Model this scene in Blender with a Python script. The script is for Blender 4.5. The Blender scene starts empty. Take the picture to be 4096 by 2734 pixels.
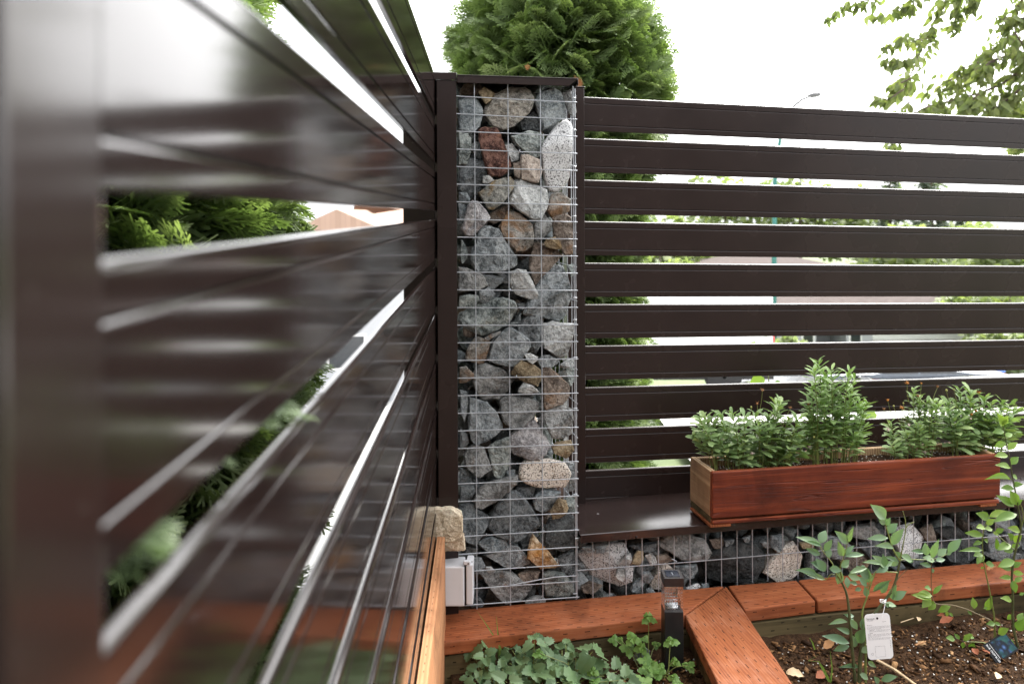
import bpy, bmesh, math, random
import numpy as np
from mathutils import Vector, Matrix, noise

random.seed(11)
RNG = np.random.default_rng(11)
sc = bpy.context.scene
C = sc.collection
R = math.radians

# ------------------------------------------------------------------ camera, sky, sun, exposure
CAM_Z = 1.22
cam_d = bpy.data.cameras.new('camera')
cam = bpy.data.objects.new('camera', cam_d)
C.objects.link(cam)
cam_d.lens = 28.0
cam_d.sensor_width = 36.0
cam_d.shift_y = -513.0 / 4096.0
cam_d.clip_start = 0.02
cam_d.clip_end = 900
cam_d.dof.use_dof = True
cam_d.dof.focus_distance = 2.27
cam_d.dof.aperture_fstop = 4.3
cam.matrix_world = Matrix.Translation((0, 0, CAM_Z)) @ Matrix.Rotation(0.0045, 4, 'Y') @ Matrix.Rotation(R(90), 4, 'X')
sc.camera = cam

SUN_EL, SUN_AZ = 45, 38          # degrees; azimuth clockwise from +Y (view direction)
world = bpy.data.worlds.new('World')
sc.world = world
world.use_nodes = True
wn = world.node_tree
wn.nodes.clear()
w_out = wn.nodes.new('ShaderNodeOutputWorld')
w_bg = wn.nodes.new('ShaderNodeBackground')
w_sky = wn.nodes.new('ShaderNodeTexSky')
w_sky.sky_type = 'NISHITA'
w_sky.sun_disc = False
w_sky.sun_elevation = R(SUN_EL)
w_sky.sun_rotation = R(SUN_AZ)
w_sky.air_density = 1.0
w_sky.dust_density = 7.0
w_sky.ozone_density = 1.0
w_hs = wn.nodes.new('ShaderNodeHueSaturation')
w_hs.inputs['Saturation'].default_value = 0.10
w_hs.inputs['Value'].default_value = 1.0
wn.links.new(w_sky.outputs['Color'], w_hs.inputs['Color'])
w_mix = wn.nodes.new('ShaderNodeMix')                # an even cloud layer over the clear-sky model
w_mix.data_type = 'RGBA'
w_mix.inputs[0].default_value = 0.45
w_mix.inputs[7].default_value = (4.6, 4.7, 4.85, 1)
wn.links.new(w_hs.outputs['Color'], w_mix.inputs[6])
wn.links.new(w_mix.outputs[2], w_bg.inputs['Color'])
w_bg.inputs['Strength'].default_value = 0.15
wn.links.new(w_bg.outputs['Background'], w_out.inputs['Surface'])

sun_d = bpy.data.lights.new('sun', 'SUN')
sun = bpy.data.objects.new('sun', sun_d)
C.objects.link(sun)
sun_d.energy = 1.8
sun_d.angle = R(28)
sun_d.color = (1.0, 0.96, 0.9)
_az, _el = R(SUN_AZ), R(SUN_EL)
sun_dir = Vector((math.sin(_az) * math.cos(_el), math.cos(_az) * math.cos(_el), math.sin(_el)))
sun.rotation_euler = (-sun_dir).to_track_quat('-Z', 'Y').to_euler()
sun.location = (3, -4, 8)

sc.view_settings.view_transform = 'Standard'
sc.view_settings.look = 'None'
sc.view_settings.exposure = 2.4
sc.view_settings.gamma = 1.0
sc.view_settings.use_curve_mapping = False
sc.cycles.use_denoising = True
sc.cycles.max_bounces = 10
sc.cycles.transparent_max_bounces = 12
sc.cycles.sample_clamp_indirect = 8

# ------------------------------------------------------------------ measuring helpers (photo position -> point on a known plane)
F = 3186.0
ROLL = 0.0045
WA = math.atan(0.2005)                       # the garden wall turns away to the right by 11 degrees
UH = Vector((math.cos(WA), math.sin(WA), 0))
NH = Vector((-math.sin(WA), math.cos(WA), 0))
WO = Vector((0, 2.292, 0))
CAMP = Vector((0, 0, CAM_Z))

def ray(x, y):
    dx = (x - 2048) / F
    dz = -(y - 854) / F
    return Vector((dx + dz * ROLL, 1, dz - dx * ROLL))

def on_depth(x, y, Y):
    return CAMP + ray(x, y) * Y

def on_z(x, y, z):
    r = ray(x, y)
    return CAMP + r * ((z - CAM_Z) / r.z)

def on_wall(x, y, n):
    """(u, n, z) of the point of the wall-parallel plane n seen at photo position x, y"""
    r = ray(x, y)
    t = (n - (CAMP - WO).dot(NH)) / r.dot(NH)
    p = CAMP + r * t
    return Vector(((p - WO).dot(UH), n, p.z))

def W(u, n, z):
    return WO + UH * u + NH * n + Vector((0, 0, z))

WROT = (0, 0, WA)
def cropper(ox, oy, s):
    return lambda p: (ox + p[0] / s, oy + p[1] / s)
cA = cropper(1800, 300, 2.9037)
cB = cropper(1800, 800, 2.9037)
cC = cropper(1800, 1300, 2.9037)
cD = cropper(1800, 1800, 2.45)
cE = cropper(2280, 2000, 2.61)
cF = cropper(3100, 1900, 1.8806)
cG = cropper(1640, 2400, 1.9575)
cH = cropper(2700, 1400, 1.6827)
cT = cropper(3200, 0, 2.24)
def disp(x, y):
    return (x * 1.7437, y * 1.7437)

# left fence plane: X = -LD - LT*Y
LD, LT = 0.1325, 0.03653
LANG = math.atan(LT)                          # rotation of the fence direction from +Y towards -X
LH = Vector((-math.sin(LANG), math.cos(LANG), 0))
LO = Vector((-LD, 0, 0))

# ------------------------------------------------------------------ object helpers
def empty(name, loc, rot=(0, 0, 0)):
    o = bpy.data.objects.new(name, None)
    o.location = loc
    o.rotation_euler = rot
    o.empty_display_size = 0.1
    C.objects.link(o)
    return o

def tag(o, label=None, cat=None, group=None, kind=None):
    if label: o['label'] = label
    if cat: o['category'] = cat
    if group: o['group'] = group
    if kind: o['kind'] = kind
    return o

def thing(name, label, cat, loc=(0, 0, 0), rot=(0, 0, 0), group=None):
    return tag(empty(name, loc, rot), label, cat, group)

def link(name, me, parent=None, mats=None, loc=None, rot=None):
    o = bpy.data.objects.new(name, me)
    C.objects.link(o)
    if mats is not None and not me.materials:
        for m in (mats if isinstance(mats, (list, tuple)) else [mats]):
            me.materials.append(m)
    if parent: o.parent = parent
    if loc is not None: o.location = loc
    if rot is not None: o.rotation_euler = rot
    return o

def mesh_np(name, V, Fc, mat_idx=None, tint=None, smooth=False):
    V = np.asarray(V, dtype=np.float32).reshape(-1, 3)
    Fc = np.asarray(Fc, dtype=np.int32).reshape(-1, 3)
    me = bpy.data.meshes.new(name)
    me.vertices.add(len(V)); me.vertices.foreach_set('co', V.ravel())
    nf = len(Fc)
    me.loops.add(nf * 3); me.loops.foreach_set('vertex_index', Fc.ravel())
    me.polygons.add(nf)
    me.polygons.foreach_set('loop_start', np.arange(0, nf * 3, 3, dtype=np.int32))
    me.polygons.foreach_set('loop_total', np.full(nf, 3, dtype=np.int32))
    if mat_idx is not None:
        me.polygons.foreach_set('material_index', np.asarray(mat_idx, dtype=np.int32))
    if smooth:
        me.polygons.foreach_set('use_smooth', np.ones(nf, dtype=bool))
    me.update(calc_edges=True)
    if tint is not None:
        a = me.attributes.new('tint', 'FLOAT', 'POINT')
        a.data.foreach_set('value', np.asarray(tint, dtype=np.float32))
    return me

class Merge:
    """gathers many transformed copies of small triangle templates into one mesh"""
    def __init__(s):
        s.V, s.F, s.T, s.M, s.n = [], [], [], [], 0
    def add(s, V, Fc, M, tint=0.5, mi=0):
        M = np.asarray(M, dtype=np.float64)
        P = V @ M[:3, :3].T + M[:3, 3]
        s.V.append(P); s.F.append(Fc + s.n); s.n += len(P)
        s.T.append(np.full(len(P), tint) if np.isscalar(tint) else np.asarray(tint)); s.M.append(np.full(len(Fc), mi))
    def build(s, name, mats, parent=None, smooth=False):
        me = mesh_np(name, np.concatenate(s.V), np.concatenate(s.F), np.concatenate(s.M), np.concatenate(s.T), smooth)
        return link(name, me, parent, mats)

def frame(pos, d, up, scale=1.0, wscale=None):
    """4x4 with local +Y along d and local +Z close to up"""
    d = Vector(d).normalized()
    up = Vector(up)
    x = d.cross(up)
    if x.length < 1e-6:
        x = d.cross(Vector((1, 0.3, 0.2)))
    x.normalize()
    z = x.cross(d).normalized()
    ws = scale if wscale is None else wscale
    return Matrix(((x.x * ws, d.x * scale, z.x * scale, pos[0]), (x.y * ws, d.y * scale, z.y * scale, pos[1]),
                   (x.z * ws, d.z * scale, z.z * scale, pos[2]), (0, 0, 0, 1)))

class MB:
    def __init__(s): s.v, s.f = [], []
    def raw(s, v, f):
        n = len(s.v); s.v += [tuple(p) for p in v]; s.f += [tuple(i + n for i in q) for q in f]; return s
    def box(s, x0, x1, y0, y1, z0, z1):
        v = [(x0, y0, z0), (x1, y0, z0), (x1, y1, z0), (x0, y1, z0), (x0, y0, z1), (x1, y0, z1), (x1, y1, z1), (x0, y1, z1)]
        return s.raw(v, [(0, 3, 2, 1), (4, 5, 6, 7), (0, 1, 5, 4), (1, 2, 6, 5), (2, 3, 7, 6), (3, 0, 4, 7)])
    def prism(s, poly, z0, z1):
        n = len(poly)
        v = [(p[0], p[1], z0) for p in poly] + [(p[0], p[1], z1) for p in poly]
        f = [tuple(range(n - 1, -1, -1)), tuple(range(n, 2 * n))] + [(i, (i + 1) % n, n + (i + 1) % n, n + i) for i in range(n)]
        return s.raw(v, f)
    def extrude(s, prof, a, b, axis):
        """profile of (p, q) pairs swept from a to b along axis 0 (x) or 1 (y)"""
        n = len(prof)
        def pt(t, p): return (t, p[0], p[1]) if axis == 0 else (p[0], t, p[1])
        v = [pt(a, p) for p in prof] + [pt(b, p) for p in prof]
        f = [tuple(range(n)), tuple(range(2 * n - 1, n - 1, -1))] + [(i, n + i, n + (i + 1) % n, (i + 1) % n) for i in range(n)]
        return s.raw(v, f)
    def tube(s, pts, r, seg=6, cap=True):
        pts = [Vector(p) for p in pts]
        rs = r if isinstance(r, (list, tuple)) else [r] * len(pts)
        base = len(s.v); prev = None
        for i, p in enumerate(pts):
            d = (pts[min(i + 1, len(pts) - 1)] - pts[max(i - 1, 0)])
            if d.length < 1e-9: d = Vector((0, 0, 1))
            d.normalize()
            a = prev if prev is not None and abs(prev.dot(d)) < 0.95 else (Vector((0, 0, 1)) if abs(d.z) < 0.9 else Vector((1, 0, 0)))
            x = (a - d * a.dot(d)).normalized(); prev = x
            y = d.cross(x)
            for k in range(seg):
                t = 2 * math.pi * k / seg
                s.v.append(tuple(p + (x * math.cos(t) + y * math.sin(t)) * rs[i]))
        for i in range(len(pts) - 1):
            for k in range(seg):
                a, b = base + i * seg + k, base + i * seg + (k + 1) % seg
                s.f.append((a, b, b + seg, a + seg))
        if cap:
            s.f.append(tuple(base + k for k in range(seg - 1, -1, -1)))
            s.f.append(tuple(base + (len(pts) - 1) * seg + k for k in range(seg)))
        return s
    def lathe(s, prof, seg=16, axis='z', c=(0, 0, 0)):
        base = len(s.v)
        for (r, h) in prof:
            for k in range(seg):
                t = 2 * math.pi * k / seg
                a, b = r * math.cos(t), r * math.sin(t)
                p = {'z': (a, b, h), 'y': (a, h, b), 'x': (h, a, b)}[axis]
                s.v.append((p[0] + c[0], p[1] + c[1], p[2] + c[2]))
        for i in range(len(prof) - 1):
            for k in range(seg):
                a, b = base + i * seg + k, base + i * seg + (k + 1) % seg
                s.f.append((a, b, b + seg, a + seg))
        s.f.append(tuple(base + k for k in range(seg)))
        s.f.append(tuple(base + (len(prof) - 1) * seg + k for k in range(seg)))
        return s
    def build(s, name, mat, parent=None, bevel=0, segs=1, smooth=False, loc=None, rot=None):
        me = bpy.data.meshes.new(name)
        bm = bmesh.new()
        vs = [bm.verts.new(p) for p in s.v]
        for q in s.f:
            try: bm.faces.new([vs[i] for i in q])
            except ValueError: pass
        bmesh.ops.recalc_face_normals(bm, faces=bm.faces)
        if bevel:
            es = [e for e in bm.edges if len(e.link_faces) == 2 and e.calc_face_angle(0) > R(35)]
            bmesh.ops.bevel(bm, geom=es, offset=bevel, segments=segs, profile=0.5, affect='EDGES', clamp_overlap=True)
        if smooth:
            for f in bm.faces: f.smooth = True
        bm.to_mesh(me); bm.free()
        if smooth:
            me.set_sharp_from_angle(angle=R(40))
        return link(name, me, parent, mat, loc, rot)

# ------------------------------------------------------------------ materials
def new_mat(name):
    m = bpy.data.materials.new(name); m.use_nodes = True
    nt = m.node_tree; nt.nodes.clear()
    out = nt.nodes.new('ShaderNodeOutputMaterial')
    b = nt.nodes.new('ShaderNodeBsdfPrincipled')
    nt.links.new(b.outputs[0], out.inputs[0])
    return m, nt, b, out

class N:
    """short-hand for node trees"""
    def __init__(s, nt): s.nt = nt
    def node(s, t, **kw):
        n = s.nt.nodes.new(t)
        for k, v in kw.items(): setattr(n, k, v)
        return n
    def set(s, sock, v):
        if isinstance(v, bpy.types.NodeSocket): s.nt.links.new(v, sock)
        elif v is not None:
            if sock.type == 'RGBA' and len(v) == 3: v = (*v, 1)
            sock.default_value = v
    def math(s, op, a, b=None, c=None, clamp=False):
        n = s.node('ShaderNodeMath', operation=op, use_clamp=clamp)
        s.set(n.inputs[0], a); s.set(n.inputs[1], b)
        if c is not None: s.set(n.inputs[2], c)
        return n.outputs[0]
    def mix(s, f, a, b, mode='MIX'):
        n = s.node('ShaderNodeMix', data_type='RGBA', blend_type=mode)
        s.set(n.inputs[0], f); s.set(n.inputs[6], a); s.set(n.inputs[7], b)
        return n.outputs[2]
    def ramp(s, f, stops, interp='LINEAR'):
        n = s.node('ShaderNodeValToRGB'); n.color_ramp.interpolation = interp
        e = n.color_ramp.elements
        while len(e) < len(stops): e.new(0.5)
        for i, (p, c) in enumerate(stops):
            e[i].position = p
            e[i].color = (c, c, c, 1) if isinstance(c, (int, float)) else (*c, 1)
        s.set(n.inputs[0], f)
        return n.outputs[0]
    def coord(s, kind='Object', scale=(1, 1, 1), rot=(0, 0, 0), loc=(0, 0, 0)):
        t = s.node('ShaderNodeTexCoord'); m = s.node('ShaderNodeMapping')
        m.inputs['Scale'].default_value = scale; m.inputs['Rotation'].default_value = rot; m.inputs['Location'].default_value = loc
        s.nt.links.new(t.outputs[kind], m.inputs[0])
        return m.outputs[0]
    def noise(s, vec, scale, detail=4, rough=0.55, dist=0, out='Fac'):
        n = s.node('ShaderNodeTexNoise')
        s.set(n.inputs['Vector'], vec); n.inputs['Scale'].default_value = scale
        n.inputs['Detail'].default_value = detail; n.inputs['Roughness'].default_value = rough
        n.inputs['Distortion'].default_value = dist
        return n.outputs[out]
    def voro(s, vec, scale, feature='F1', out='Distance', rnd=1):
        n = s.node('ShaderNodeTexVoronoi', feature=feature)
        s.set(n.inputs['Vector'], vec); n.inputs['Scale'].default_value = scale; n.inputs['Randomness'].default_value = rnd
        return n.outputs[out]
    def bump(s, h, strength, dist, normal=None):
        n = s.node('ShaderNodeBump'); n.inputs['Strength'].default_value = strength; n.inputs['Distance'].default_value = dist
        s.set(n.inputs['Height'], h)
        if normal is not None: s.set(n.inputs['Normal'], normal)
        return n.outputs[0]
    def rnd(s):
        return s.node('ShaderNodeObjectInfo').outputs['Random']
    def attr(s, name='tint'):
        n = s.node('ShaderNodeAttribute'); n.attribute_name = name
        return n.outputs['Fac']
    def sep(s, v):
        n = s.node('ShaderNodeSeparateXYZ'); s.set(n.inputs[0], v); return n.outputs

def plain(name, col, rough=0.5, metal=0.0, var=0.15, scale=30, bump=0.0, spec=0.5):
    m, nt, b, o = new_mat(name); q = N(nt)
    nz = q.noise(q.coord(), scale, 4)
    d = tuple(c * (1 - var) for c in col); e = tuple(min(1, c * (1 + var)) for c in col)
    nt.links.new(q.ramp(nz, [(0.3, d), (0.7, e)]), b.inputs['Base Color'])
    nt.links.new(q.ramp(nz, [(0.2, max(0.02, rough - 0.07)), (0.8, min(1, rough + 0.07))]), b.inputs['Roughness'])
    b.inputs['Metallic'].default_value = metal
    b.inputs['Specular IOR Level'].default_value = spec
    if bump:
        nt.links.new(q.bump(nz, bump, 0.002), b.inputs['Normal'])
    return m

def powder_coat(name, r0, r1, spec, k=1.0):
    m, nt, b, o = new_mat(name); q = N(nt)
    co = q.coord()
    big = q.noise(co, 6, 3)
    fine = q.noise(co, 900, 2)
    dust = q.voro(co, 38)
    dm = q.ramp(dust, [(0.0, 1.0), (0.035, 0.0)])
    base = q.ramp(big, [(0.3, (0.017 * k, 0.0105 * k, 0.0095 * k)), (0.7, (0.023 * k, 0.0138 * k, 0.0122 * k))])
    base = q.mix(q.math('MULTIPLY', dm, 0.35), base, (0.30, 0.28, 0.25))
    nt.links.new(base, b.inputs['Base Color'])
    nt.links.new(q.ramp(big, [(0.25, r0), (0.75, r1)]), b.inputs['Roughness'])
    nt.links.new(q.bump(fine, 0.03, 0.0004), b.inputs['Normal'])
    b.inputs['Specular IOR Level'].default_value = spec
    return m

def rock_mat(name, dark, mid, light, speck=0.3, rust=0.0, rustcol=(0.36, 0.17, 0.05), granite=False, vein=0.15):
    m, nt, b, o = new_mat(name); q = N(nt)
    t = q.node('ShaderNodeTexCoord')
    r = q.rnd()
    off = q.node('ShaderNodeVectorMath', operation='ADD')
    nt.links.new(t.outputs['Object'], off.inputs[0])
    cmb = q.node('ShaderNodeCombineXYZ')
    for i, k in enumerate((37.0, 91.0, 53.0)):
        nt.links.new(q.math('MULTIPLY', r, k), cmb.inputs[i])
    nt.links.new(cmb.outputs[0], off.inputs[1])
    co = off.outputs[0]
    big = q.noise(co, 22, 5, 0.6, 0.4)
    mid_n = q.noise(co, 110, 6, 0.7)
    fine = q.noise(co, 420, 3, 0.7)
    if granite:
        gs = q.noise(co, 235, 2.0, 0.55)
        g2 = q.noise(co, 210, 2, 0.6, 0.5)
        col = q.ramp(g2, [(0.35, mid), (0.5, light), (1.0, light)])
        col = q.mix(q.ramp(gs, [(0.405, 1.0), (0.44, 0.0)]), col, dark)
        col = q.mix(q.math('MULTIPLY', big, 0.2), col, mid)
    else:
        v = q.math('ADD', q.math('MULTIPLY', big, 0.4), q.math('ADD', q.math('MULTIPLY', mid_n, 0.35), q.math('MULTIPLY', fine, 0.25)))
        col = q.ramp(v, [(0.40, tuple(c * 0.55 for c in dark)), (0.47, tuple(c * 0.78 for c in mid)), (0.54, light), (0.62, tuple(min(.75, c * 1.3) for c in light))])
        sp = q.ramp(fine, [(0.58, 0.0), (0.74, 1.0)])
        col = q.mix(q.math('MULTIPLY', sp, speck), col, tuple(min(0.8, c * 1.5 + 0.1) for c in light))
        if vein:
            wv = q.ramp(q.math('ABSOLUTE', q.math('SUBTRACT', q.noise(co, 14, 5, 0.6, 1.0), 0.5)), [(0.0, 1.0), (0.03, 0.0)])
            col = q.mix(q.math('MULTIPLY', wv, vein), col, tuple(min(0.8, c * 1.4 + 0.1) for c in light))
    if rust:
        rm = q.ramp(q.noise(co, 16, 4, 0.6, 0.6), [(0.64 - 0.26 * rust, 0.0), (0.84 - 0.26 * rust, 1.0)])
        rc = q.ramp(mid_n, [(0.3, tuple(c * 0.5 for c in rustcol)), (0.65, rustcol)])
        col = q.mix(q.math('MULTIPLY', rm, 0.75), col, rc)
    hv = q.node('ShaderNodeHueSaturation')
    nt.links.new(col, hv.inputs['Color'])
    nt.links.new(q.math('ADD', q.math('MULTIPLY', r, 0.35), 0.85), hv.inputs['Value'])
    nt.links.new(hv.outputs[0], b.inputs['Base Color'])
    b.inputs['Roughness'].default_value = 0.78
    b.inputs['Specular IOR Level'].default_value = 0.3
    h = q.math('ADD', q.math('MULTIPLY', mid_n, 0.7), q.math('MULTIPLY', fine, 0.3))
    nt.links.new(q.bump(h, 0.9 if not granite else 0.4, 0.011), b.inputs['Normal'])
    return m

def wood_mat(name, dark, mid, light, axis=0, incise=None, gloss=0.55, stripe=0.6, worn=None, bump=0.35, cracks=False, spec=0.14):
    """grain runs along local axis 0 (x) or 1 (y); incise = (length pitch, row pitch) of treating slits on upward and side faces"""
    m, nt, b, o = new_mat(name); q = N(nt)
    sx = [1, 1, 1]
    sc_ = [60.0, 60.0, 60.0]; sc_[axis] = 2.2
    co = q.coord(scale=tuple(sc_))
    raw = q.coord()
    g1 = q.noise(co, 1.0, 6, 0.62, 0.6)
    wav = q.node('ShaderNodeTexWave', wave_type='BANDS', bands_direction='Y' if axis == 0 else 'X')
    sc2 = [22.0, 22.0, 22.0]; sc2[axis] = 0.9
    nt.links.new(q.coord(scale=tuple(sc2)), wav.inputs[0])
    wav.inputs['Scale'].default_value = 1.6; wav.inputs['Distortion'].default_value = 5.0
    wav.inputs['Detail'].default_value = 3; wav.inputs['Detail Scale'].default_value = 0.8
    big = q.noise(raw, 7, 4, 0.6)
    v = q.math('ADD', q.math('MULTIPLY', g1, 1 - stripe * 0.5), q.math('MULTIPLY', wav.outputs['Fac'], stripe * 0.5))
    col = q.ramp(v, [(0.28, dark), (0.5, mid), (0.75, light)])
    col = q.mix(q.ramp(big, [(0.35, 0.0), (0.7, 0.45)]), col, mid)
    fib = q.noise(q.coord(scale=tuple(6 * a for a in sc_)), 1.0, 2, 0.5)
    if worn:
        wm = q.ramp(q.math('ADD', q.math('MULTIPLY', big, 0.6), q.math('MULTIPLY', fib, 0.4)), [(0.5, 0.0), (0.62, 0.6)])
        col = q.mix(wm, col, worn)
    height = q.math('ADD', q.math('MULTIPLY', g1, 0.6), q.math('MULTIPLY', wav.outputs['Fac'], 0.4))
    if cracks:
        sc3 = [16.0, 16.0, 16.0]; sc3[axis] = 0.45
        cn = q.noise(q.coord(scale=tuple(sc3)), 1.6, 3, 0.55, 0.7)
        ck = q.ramp(q.math('ABSOLUTE', q.math('SUBTRACT', q.math('FRACT', q.math('MULTIPLY', cn, 7.0)), 0.5)), [(0.0, 1.0), (0.055, 0.0)])
        ck = q.math('MULTIPLY', ck, q.ramp(q.noise(raw, 9, 2), [(0.4, 0.15), (0.62, 1.0)]))
        col = q.mix(q.math('MULTIPLY', ck, 0.5), col, tuple(c * 0.5 for c in dark))
        height = q.math('SUBTRACT', height, q.math('MULTIPLY', ck, 1.4))
    blot = q.ramp(q.noise(raw, 3.2, 5, 0.65, 0.8), [(0.34, 0.55), (0.5, 1.0), (0.68, 1.12)])
    col = q.mix(1.0, col, blot, 'MULTIPLY')
    if incise:
        lp, rp = incise
        s3 = q.sep(raw)
        along, across = (s3[0], q.math('ADD', s3[1], q.math('MULTIPLY', s3[2], 1.0))) if axis == 0 else (s3[1], q.math('ADD', s3[0], s3[2]))
        row = q.math('DIVIDE', across, rp)
        ri = q.math('FLOOR', row)
        rf = q.math('ABSOLUTE', q.math('SUBTRACT', q.math('FRACT', row), 0.5))
        sh = q.math('FRACT', q.math('MULTIPLY', ri, 0.37))
        wob = q.math('MULTIPLY', q.noise(raw, 40, 2), 0.25)
        lf = q.math('FRACT', q.math('ADD', q.math('ADD', q.math('DIVIDE', along, lp), sh), wob))
        lm = q.math('MULTIPLY', q.math('LESS_THAN', lf, 0.22), q.math('LESS_THAN', rf, 0.085))
        lm = q.math('MULTIPLY', lm, q.math('GREATER_THAN', q.noise(raw, 55, 2), 0.44))
        col = q.mix(q.math('MULTIPLY', lm, 0.85), col, tuple(c * 0.22 for c in dark))
        height = q.math('SUBTRACT', height, q.math('MULTIPLY', lm, 1.2))
    nt.links.new(col, b.inputs['Base Color'])
    nt.links.new(q.ramp(g1, [(0.2, gloss - 0.1), (0.8, gloss + 0.15)]), b.inputs['Roughness'])
    nt.links.new(q.bump(height, bump, 0.003), b.inputs['Normal'])
    b.inputs['Specular IOR Level'].default_value = spec
    return m

def leaf_mat(name, a, bcol, c, rough=0.45, trans=0.3, veins=True, by_object=True):
    m, nt, b, out = new_mat(name); q = N(nt)
    r = q.rnd() if by_object else q.attr()
    nz = q.noise(q.coord(), 60, 3)
    v = q.math('ADD', q.math('MULTIPLY', r, 0.75), q.math('MULTIPLY', nz, 0.25))
    col = q.ramp(v, [(0.1, a), (0.5, bcol), (0.9, c)])
    nt.links.new(col, b.inputs['Base Color'])
    b.inputs['Roughness'].default_value = rough
    b.inputs['Specular IOR Level'].default_value = 0.4
    tr = q.node('ShaderNodeBsdfTranslucent')
    nt.links.new(q.mix(1.0, col, (1.0, 1.15, 0.5), 'MULTIPLY'), tr.inputs['Color'])
    ms = q.node('ShaderNodeMixShader'); ms.inputs[0].default_value = trans
    nt.links.new(b.outputs[0], ms.inputs[1]); nt.links.new(tr.outputs[0], ms.inputs[2])
    nt.links.new(ms.outputs[0], out.inputs[0])
    return m

def tint_mat(name, stops, rough=0.8, bump=0.0):
    m, nt, b, o = new_mat(name); q = N(nt)
    nz = q.noise(q.coord(), 160, 3)
    col = q.ramp(q.attr(), stops)
    col = q.mix(1.0, col, q.ramp(nz, [(0.2, 0.6), (0.8, 1.15)]), 'MULTIPLY')
    nt.links.new(col, b.inputs['Base Color']); b.inputs['Roughness'].default_value = rough; b.inputs['Specular IOR Level'].default_value = 0.12
    return m

M = {}
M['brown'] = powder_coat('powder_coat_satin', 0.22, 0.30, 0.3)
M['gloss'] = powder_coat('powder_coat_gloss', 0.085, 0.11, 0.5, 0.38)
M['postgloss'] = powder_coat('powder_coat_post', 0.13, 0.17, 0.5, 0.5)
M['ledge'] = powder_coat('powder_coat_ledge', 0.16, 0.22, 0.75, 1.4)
M['wire'] = plain('galvanised_wire', (0.46, 0.485, 0.52), 0.38, 0.5, 0.15, 90)
M['grey'] = rock_mat('stone_grey', (0.085, 0.098, 0.104), (0.185, 0.205, 0.213), (0.33, 0.35, 0.355), 0.35, rust=0.0)
M['blue'] = rock_mat('stone_blue', (0.08, 0.10, 0.112), (0.18, 0.21, 0.225), (0.33, 0.36, 0.37), 0.4)
M['green'] = rock_mat('stone_green', (0.088, 0.105, 0.102), (0.185, 0.213, 0.205), (0.34, 0.365, 0.345), 0.3, vein=0.25)
M['dark'] = rock_mat('stone_dark', (0.034, 0.04, 0.043), (0.088, 0.098, 0.104), (0.19, 0.205, 0.21), 0.5, vein=0.3)
M['black'] = rock_mat('stone_black', (0.02, 0.022, 0.024), (0.04, 0.044, 0.046), (0.08, 0.086, 0.086), 0.35)
M['light'] = rock_mat('stone_light', (0.21, 0.22, 0.215), (0.38, 0.39, 0.38), (0.54, 0.545, 0.53), 0.3, rust=0.05)
M['pale'] = rock_mat('stone_pale', (0.16, 0.155, 0.14), (0.34, 0.32, 0.285), (0.53, 0.49, 0.43), 0.35, vein=0.5)
M['beige'] = rock_mat('stone_beige', (0.24, 0.19, 0.16), (0.40, 0.33, 0.28), (0.54, 0.46, 0.40), 0.15)
M['mauve'] = rock_mat('stone_mauve', (0.21, 0.195, 0.20), (0.34, 0.325, 0.33), (0.50, 0.48, 0.48), 0.25, rust=0.15)
M['stonebrown'] = rock_mat('stone_brown', (0.075, 0.055, 0.045), (0.16, 0.125, 0.10), (0.27, 0.22, 0.18), 0.3, rust=0.25)
M['taupe'] = rock_mat('stone_taupe', (0.09, 0.092, 0.09), (0.18, 0.182, 0.177), (0.30, 0.30, 0.29), 0.25, rust=0.08)
M['rusty'] = rock_mat('stone_rusty', (0.09, 0.08, 0.07), (0.19, 0.175, 0.15), (0.31, 0.29, 0.26), 0.3, rust=0.75, rustcol=(0.34, 0.16, 0.05))
M['gold'] = rock_mat('stone_gold', (0.11, 0.115, 0.11), (0.21, 0.21, 0.19), (0.36, 0.35, 0.31), 0.3, rust=0.6, rustcol=(0.52, 0.31, 0.08))
M['red'] = rock_mat('stone_red', (0.028, 0.011, 0.009), (0.075, 0.028, 0.021), (0.20, 0.105, 0.08), 0.55, rust=0.3, rustcol=(0.30, 0.12, 0.05), vein=0.0)
M['orange'] = rock_mat('stone_orange', (0.32, 0.17, 0.07), (0.50, 0.33, 0.18), (0.62, 0.50, 0.36), 0.15, rust=0.7, rustcol=(0.50, 0.20, 0.03), vein=0.0)
M['ochre'] = rock_mat('stone_ochre', (0.11, 0.08, 0.04), (0.23, 0.17, 0.10), (0.35, 0.28, 0.18), 0.15, rust=0.3, rustcol=(0.30, 0.18, 0.07))
M['granite'] = rock_mat('stone_granite', (0.045, 0.046, 0.05), (0.47, 0.47, 0.47), (0.70, 0.70, 0.70), granite=True)
M['granite_brown'] = rock_mat('stone_granite_brown', (0.05, 0.042, 0.036), (0.40, 0.33, 0.26), (0.66, 0.61, 0.55), granite=True, rust=0.12, rustcol=(0.34, 0.20, 0.10))
M['sandstone'] = rock_mat('sandstone', (0.46, 0.33, 0.20), (0.62, 0.48, 0.32), (0.72, 0.60, 0.45), 0.1, rust=0.12, rustcol=(0.46, 0.30, 0.15), vein=0.1)
M['cedar_red'] = wood_mat('stained_cap_board', (0.14, 0.038, 0.018), (0.265, 0.077, 0.029), (0.355, 0.125, 0.052), 0, (0.062, 0.016), 0.6, 0.35, bump=0.22, worn=(0.33, 0.125, 0.065))
M['cedar_red_y'] = wood_mat('stained_cap_board_long', (0.14, 0.038, 0.018), (0.26, 0.080, 0.030), (0.35, 0.125, 0.053), 1, (0.062, 0.016), 0.6, 0.35, bump=0.22, worn=(0.40, 0.185, 0.115))
M['planter_red'] = wood_mat('planter_stain', (0.085, 0.014, 0.006), (0.215, 0.041, 0.014), (0.32, 0.092, 0.036), 0, None, 0.55, 0.9, bump=0.8, cracks=True, spec=0.25)
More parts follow.
